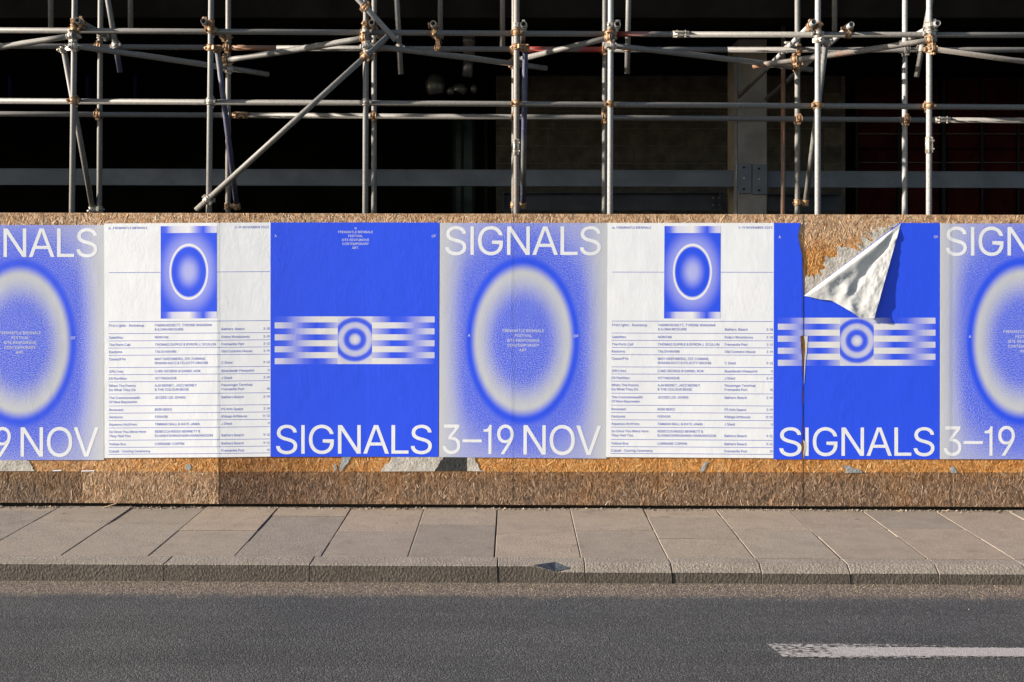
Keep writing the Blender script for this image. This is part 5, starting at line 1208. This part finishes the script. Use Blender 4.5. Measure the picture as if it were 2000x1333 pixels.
# ------------------------------------------------------------------ scaffold
sc = empty('scaffold', (0, 0.4, -0.1))
tag(sc, 'steel tube scaffold with rusty couplers standing behind the hoarding', 'scaffold')
RT = 0.02415
YF, YR = 0.14, 0.72
TUBES = {}
def tube(key, name, p0, p1, mat='tube', r=RT, sag=0.0):
    p0, p1 = Vector(p0), Vector(p1)
    bm = bmesh.new()
    bm_tube(bm, p0, p1, r, 0.004, 18, sag, 8 if sag else 1)
    o = from_bm(name, bm, M[mat], sc, loc=(p0 + p1) / 2)
    TUBES[key] = (p0, p1)
    return o
def standard(key, ptop, pbot, y, mat='tube'):
    a, b = at(ptop, 0, y), at(pbot, 418, y)
    d = (a - b) / (a.z - b.z)
    return tube(key, 'standard', b + d * (7.2 - b.z), b + d * (-0.18 - b.z), mat)
for k, (t, b, m_) in enumerate(((146, 140.5, 'tube'), (412.5, 408, 'tube'), (715, 713.5, 'tube'), (1009, 1008.5, 'tube_rusty'), (1193, 1191.5, 'tube_clean'), (1597.5, 1597, 'tube_clean'), (1815, 1814.5, 'tube_clean'))):
    standard('S%d' % (k + 1), t, b, YF, m_)
standard('S0', -190, -196, YF); standard('S8', 2190, 2190, YF, 'tube_clean')
for k, (t, b, m_) in enumerate(((196.5, 194, 'tube'), (446, 445.5, 'tube_rusty'), (731, 730.5, 'tube'), (1004.5, 1004, 'tube'), (1181.5, 1180.5, 'tube'), (1557.5, 1557.5, 'tube'), (1767.5, 1767, 'tube_clean'))):
    standard('R%d' % (k + 1), t, b, YR, m_)
standard('R0', -120, -124, YR); standard('R8', 2120, 2118, YR)
def ledger(key, y, pts, mat):
    (xa, ya), (xb, yb) = pts
    return tube(key, 'ledger', at(xa, ya, y), at(xb, yb, y), mat)
ledger('LF1a', YF + 0.052, [(-420, 57), (1204.5, 67.0)], 'tube')
ledger('LF1b', YF + 0.052, [(1205, 67.0), (1330, 67.6)], 'tube_red')
ledger('LF1c', YF + 0.052, [(1330.5, 67.6), (2420, 70)], 'tube')
ledger('LF2', YF + 0.052, [(-420, 195), (2420, 212.5)], 'tube')
ledger('LR1a', YR - 0.052, [(-420, 87), (450, 93.6)], 'tube')
ledger('LR1b', YR - 0.052, [(451, 93.6), (540, 94.4)], 'tube_orange')
ledger('LR1c', YR - 0.052, [(540.6, 94.4), (1014, 96.8)], 'tube')
ledger('LR1e', YR - 0.052, [(1014.5, 96.8), (1185, 97.2)], 'tube_red')
ledger('LR1f', YR - 0.052, [(1185.5, 97.2), (1420, 97.5)], 'tube')
ledger('LR1d', YR - 0.052, [(1420.6, 97.5), (2420, 98.5)], 'tube')
ledger('LR2a', YR - 0.052, [(-420, 221), (470, 225.5)], 'tube')
ledger('LR2b', YR - 0.052, [(470.6, 225.5), (1840, 235)], 'tube')
ledger('LR2c', YR - 0.052, [(1840.6, 235), (2420, 238)], 'tube')

# facade braces in front of the standards
tube('B1', 'brace', at(383, 411, YF - 0.053), at(757.5, 71, YF - 0.053), 'tube')
tube('B2', 'brace', at(620, -88, YF - 0.056), at(772.5, 78.5, YF - 0.056), 'tube_clean')
# plan braces running between front and rear
tube('P1', 'plan_brace', at(-260, 128, YR - 0.1), at(146, 69.5, YF - 0.053), 'tube', sag=0.012)
tube('P2', 'plan_brace', at(133, 89, YF - 0.053), at(525, 146, YR + 0.10), 'tube', sag=-0.008)
tube('P3', 'plan_brace', at(440, 118, YR - 0.09), at(722, 72.5, YF - 0.053), 'tube', sag=0.012)
tube('P4', 'plan_brace', at(708, 89, YF - 0.054), at(1067.5, 134, YR + 0.06), 'tube', sag=-0.008)
tube('P5', 'plan_brace', at(1010, 117.5, YR - 0.09), at(1198, 72, YF - 0.053), 'tube')
tube('P6', 'plan_brace', at(1183, 88.5, YF - 0.054), at(1586, 137, YR + 0.06), 'tube', sag=-0.008)
tube('P7', 'plan_brace', at(1470, 129, YR - 0.09), at(1830, 76.5, YF - 0.053), 'tube_rusty', sag=0.010)
tube('P8', 'plan_brace', at(1818, 95, YF - 0.054), at(2220, 152, YR + 0.06), 'tube_rusty')
# transoms pointing out at the street
def transom(key, px_, py_, y0, y1, side, mat='tube'):
    a = at(px_, py_, y0)
    return tube(key, 'transom', a, (a.x, y1, a.z - 0.004), mat)
transom('T1', 150.5, 40, YF - 0.09, 1.0, 1)
transom('T2', 397, 41.5, YF - 0.09, 0.95, -1)
transom('T3', 725.5, 44, YF - 0.09, 0.95, 1, 'tube_rusty')
transom('T35', 846, 46, YF - 0.07, 0.95, 1, 'tube_rusty')
transom('T4', 1022.5, 47, YF - 0.09, 0.95, 1)
transom('T5', 1206.5, 47, YF - 0.09, 0.95, 1)
transom('T7', 1832, 45.5, YF - 0.09, 0.95, 1, 'tube_clean')
# long ties running back into the building
tube('K1', 'tie_tube', at(1590, 43, YF - 0.09), at(1441, 190, 2.3), 'tube_clean')
tube('K2', 'tie_tube', at(1663.5, 48, YF - 0.04), at(1497, 194, 2.44), 'tube_clean')
# cross braces leaning from the front lift to the foot of the rear standards
tube('C1', 'cross_brace', at(124.5, 96, YF + 0.055), at(181, 409, YR), 'tube')
tube('C2', 'cross_brace', at(424.5, 96, YF + 0.055), at(463, 407, YR), 'tube_blue')
tube('C4', 'cross_brace', at(1026, 94, YF + 0.055), at(1021.5, 401, YR), 'tube_blue')
tube('C6', 'cross_brace', at(1613.5, 81, YF + 0.055), at(1573.5, 396, YR), 'tube')
# short ends hanging down from the lift above
def hang(key, p0, p1, y, mat='tube'): tube(key, 'hanging_tube', at(*p0, y), at(*p1, y), mat)
hang('H1', (98, -120), (99.5, 58), 1.02)
hang('H2', (190, -120), (235, 142), YR - 0.105, 'tube_blue')
hang('H3', (255, -120), (255, 58), 1.02)
hang('H4', (768, -120), (783, 145.5), YR - 0.105)
hang('H5', (860, -120), (860, 62), 1.02)
hang('H6', (981.5, -120), (981.5, 93), 1.02, 'tube_rusty')
hang('H7', (1230, -120), (1225, 144.5), YR - 0.105)
hang('H8', (1630, -120), (1630, 62), 1.02)
hang('H9', (1840, -120), (1790, 151), YR - 0.105)

def near_points(k1, k2):
    p1, q1 = TUBES[k1]; p2, q2 = TUBES[k2]
    d1, d2, r = q1 - p1, q2 - p2, p1 - p2
    a, e, f = d1.dot(d1), d2.dot(d2), d2.dot(r)
    c, b = d1.dot(r), d1.dot(d2)
    den = a * e - b * b
    s = max(0, min(1, (b * f - c * e) / den)) if den > 1e-9 else 0.5
    t = max(0, min(1, (b * s + f) / e))
    s = max(0, min(1, (b * t - c) / a))
    return p1 + d1 * s, d1.normalized(), p2 + d2 * t, d2.normalized()

crs = random.Random(11)
def coupler(k1, k2, mat=None):
    """two hinged collars joined by a web, each closed by a flap with bolt and nut"""
    c1, a1, c2, a2 = near_points(k1, k2)
    web = c2 - c1
    if web.length < 1e-4: web = Vector((0, 1, 0))
    mt = M[mat] if mat else M['coupler' if crs.random() < 0.62 else 'coupler_zinc']
    bm = bmesh.new()
    bolts = []
    for c, a, w in ((c1, a1, web), (c2, a2, -web)):
        bm_tube(bm, c - a * 0.024, c + a * 0.024, RT + 0.0065, 0.006, 16)
        bm_tube(bm, c - a * 0.027, c - a * 0.021, RT + 0.0095, 0.009, 16)
        bm_tube(bm, c + a * 0.021, c + a * 0.027, RT + 0.0095, 0.009, 16)
        wd = (w - a * w.dot(a)).normalized()
        sd = a.cross(wd) * crs.choice((-1, 1))
        for s_ in (1, -1):                                      # hinge lug and bolt lug
            g = c + sd * s_ * (RT + 0.013)
            m_ = Matrix((sd, a, wd)).transposed().to_4x4(); m_.translation = g
            vs = bm_box(bm, -0.013, 0.013, -0.017, 0.017, -0.012, 0.012)
            bmesh.ops.transform(bm, matrix=m_, verts=vs)
        bolts.append((c + sd * (RT + 0.020), wd))
    mid = (c1 + c2) / 2
    wn_ = web.normalized()
    ax = a1 if abs(a1.dot(wn_)) < 0.9 else a1.orthogonal()
    m_ = Matrix((wn_, (ax - wn_ * ax.dot(wn_)).normalized(), wn_.cross((ax - wn_ * ax.dot(wn_)).normalized()))).transposed().to_4x4(); m_.translation = mid
    hl = max(0.008, min(0.045, web.length / 2 - RT + 0.004))
    vs = bm_box(bm, -hl, hl, -0.019, 0.019, -0.019, 0.019)
    bmesh.ops.transform(bm, matrix=m_, verts=vs)
    bmesh.ops.recalc_face_normals(bm, faces=bm.faces)
    o = from_bm('coupler', bm, mt, sc)
    for g, wd in bolts:
        bm = bmesh.new()
        bm_tube(bm, g - wd * 0.034, g + wd * 0.022, 0.006, 0, 8)
        bm_tube(bm, g - wd * 0.026, g - wd * 0.013, 0.0125, 0, 6)
        from_bm('bolt', bm, mt, o)
    return o
for a, b in (('S1', 'LF1a'), ('S2', 'LF1a'), ('S3', 'LF1a'), ('S4', 'LF1a'), ('S5', 'LF1a'), ('S6', 'LF1c'), ('S7', 'LF1c'), ('S0', 'LF1a'), ('S8', 'LF1c'),
             ('S1', 'LF2'), ('S2', 'LF2'), ('S3', 'LF2'), ('S4', 'LF2'), ('S5', 'LF2'), ('S6', 'LF2'), ('S7', 'LF2'), ('S0', 'LF2'), ('S8', 'LF2'),
             ('R1', 'LR1a'), ('R2', 'LR1a'), ('R3', 'LR1c'), ('R4', 'LR1c'), ('R5', 'LR1e'), ('R6', 'LR1d'), ('R7', 'LR1d'),
             ('R1', 'LR2a'), ('R2', 'LR2a'), ('R3', 'LR2b'), ('R4', 'LR2b'), ('R5', 'LR2b'), ('R6', 'LR2b'), ('R7', 'LR2b'),
             ('S2', 'B1'), ('S3', 'B1'), ('S3', 'B2'), ('S1', 'P1'), ('S1', 'P2'), ('S3', 'P3'), ('S3', 'P4'), ('S5', 'P5'), ('S5', 'P6'), ('S7', 'P7'), ('S7', 'P8'),
             ('R2', 'P2'), ('R2', 'P3'), ('R4', 'P4'), ('R4', 'P5'), ('R6', 'P6'), ('R6', 'P7'),
             ('S1', 'T1'), ('S2', 'T2'), ('S3', 'T3'), ('S4', 'T4'), ('S5', 'T5'), ('S7', 'T7'), ('S6', 'K1'), ('LF1a', 'T35'), ('LR1c', 'T35'), ('LF1c', 'K2'),
             ('R1', 'T1'), ('R2', 'T2'), ('R6', 'K1'),
             ('S1', 'C1'), ('S2', 'C2'), ('S4', 'C4'), ('S6', 'C6'), ('R1', 'C1'), ('R2', 'C2'), ('R4', 'C4'), ('R6', 'C6'),
             ('LR1a', 'H2'), ('LR1c', 'H4'), ('LR1f', 'H7'), ('LR1d', 'H9')):
    coupler(a, b)

def sleeve(p, axis, mat='coupler_zinc'):
    """two-bolt joint sleeve over the meeting point of two tubes"""
    a = Vector(axis).normalized()
    bm = bmesh.new()
    bm_tube(bm, p - a * 0.07, p + a * 0.07, RT + 0.006, 0.0055, 18)
    side = Vector((0, -1, 0)).cross(a).normalized()
    m_ = Matrix((a, side, a.cross(side))).transposed().to_4x4(); m_.translation = p + Vector((0, -1, 0)) * (RT + 0.006)
    for s_ in (-0.014, 0.014):
        vs = bm_box(bm, -0.066, 0.066, s_ - 0.004, s_ + 0.004, -0.012, 0.012)
        bmesh.ops.transform(bm, matrix=m_, verts=vs)
    bmesh.ops.recalc_face_normals(bm, faces=bm.faces)
    o = from_bm('sleeve_coupler', bm, M[mat], sc)
    for t in (-0.035, 0.035):
        g = p + a * t + Vector((0, -1, 0)) * (RT + 0.008)
        bm = bmesh.new(); bm_tube(bm, g - side * 0.034, g + side * 0.030, 0.006, 0, 8); bm_tube(bm, g - side * 0.032, g - side * 0.022, 0.012, 0, 6)
        from_bm('bolt', bm, M[mat], o)
sleeve(at(1330, 67.6, YF + 0.052), (1, 0, 0)); sleeve(at(470, 225.5, YR - 0.052), (1, 0, 0), 'coupler'); sleeve(at(1840, 235, YR - 0.052), (1, 0, 0))
sleeve(at(1008.7, 288, YF), (0, 0, 1)); sleeve(at(1814.6, 284, YF), (0, 0, 1)); sleeve(at(1181, 228, YR), (0, 0, 1), 'coupler')

# unseen deck boards added overhead to keep the sky off the lintel
for j in range(3):
    for i in range(5):
        xa = -9.0 + i * 3.7
        bm = bmesh.new(); bm_box(bm, xa, xa + 3.66, 0.20 + j * 0.232, 0.42 + j * 0.232, 5.62, 5.658, 0.004)
        from_bm('shading_board', bm, M['wood'], sc)

# ------------------------------------------------------------------ grit along the hoarding foot and in the gutter
def grit(name, count, fx, fy, fz, s0, s1, label):
    rr = random.Random(len(name) + count)
    vs, fs = [], []
    for _ in range(count):
        x = fx(rr); y = fy(rr); s = s0 + (s1 - s0) * rr.random() ** 2.5
        z = fz(x, y)
        k = len(vs)
        an = rr.uniform(0, 6.28)
        ex, ey = rr.uniform(0.7, 1.6), rr.uniform(0.6, 1.1)
        for i in range(4):
            t = an + i * math.pi / 2 + rr.uniform(-0.3, 0.3)
            vs.append((x + math.cos(t) * s * (ex if i % 2 else ey), y + math.sin(t) * s * ey, z - 0.001))
        vs.append((x + rr.uniform(-.3, .3) * s, y + rr.uniform(-.3, .3) * s, z + s * rr.uniform(0.5, 1.1)))
        fs += [(k, k + 1, k + 4), (k + 1, k + 2, k + 4), (k + 2, k + 3, k + 4), (k + 3, k, k + 4)]
    me = bpy.data.meshes.new(name)
    me.from_pydata(vs, [], fs)
    tag(link(name, me, M['grit']), label, 'grit', kind='stuff')
grit('hoarding_grit', 4200, lambda r: r.uniform(-6.5, 6.5), lambda r: 0.0 - abs(r.gauss(0, 0.032)), lambda x, y: -SLOPE * x + 0.001, 0.0015, 0.014, 'grit and wood chips swept along the foot of the hoarding')
grit('gutter_grit', 9000, lambda r: r.uniform(-6.0, 6.0), lambda r: Y_KERB - 0.02 - abs(r.gauss(0, 0.13)), lambda x, y: KZ - SLOPE * x - 0.001, 0.0012, 0.0055, 'sandy grit lying in the gutter below the kerb')

# a splinter of board lying in the gap
bm = bmesh.new(); bm_box(bm, -0.055, 0.055, -0.006, 0.006, 0.0, 0.006)
o = from_bm('wood_splinter', bm, M['strand'], loc=(0, 0, 0)); o.location = (wx(217), -0.03, 0.016 + 0.012); o.rotation_euler = (0, R(-14), R(28))
tag(o, 'pale wood splinter lying on the pavement below the left white schedule poster', 'splinter')
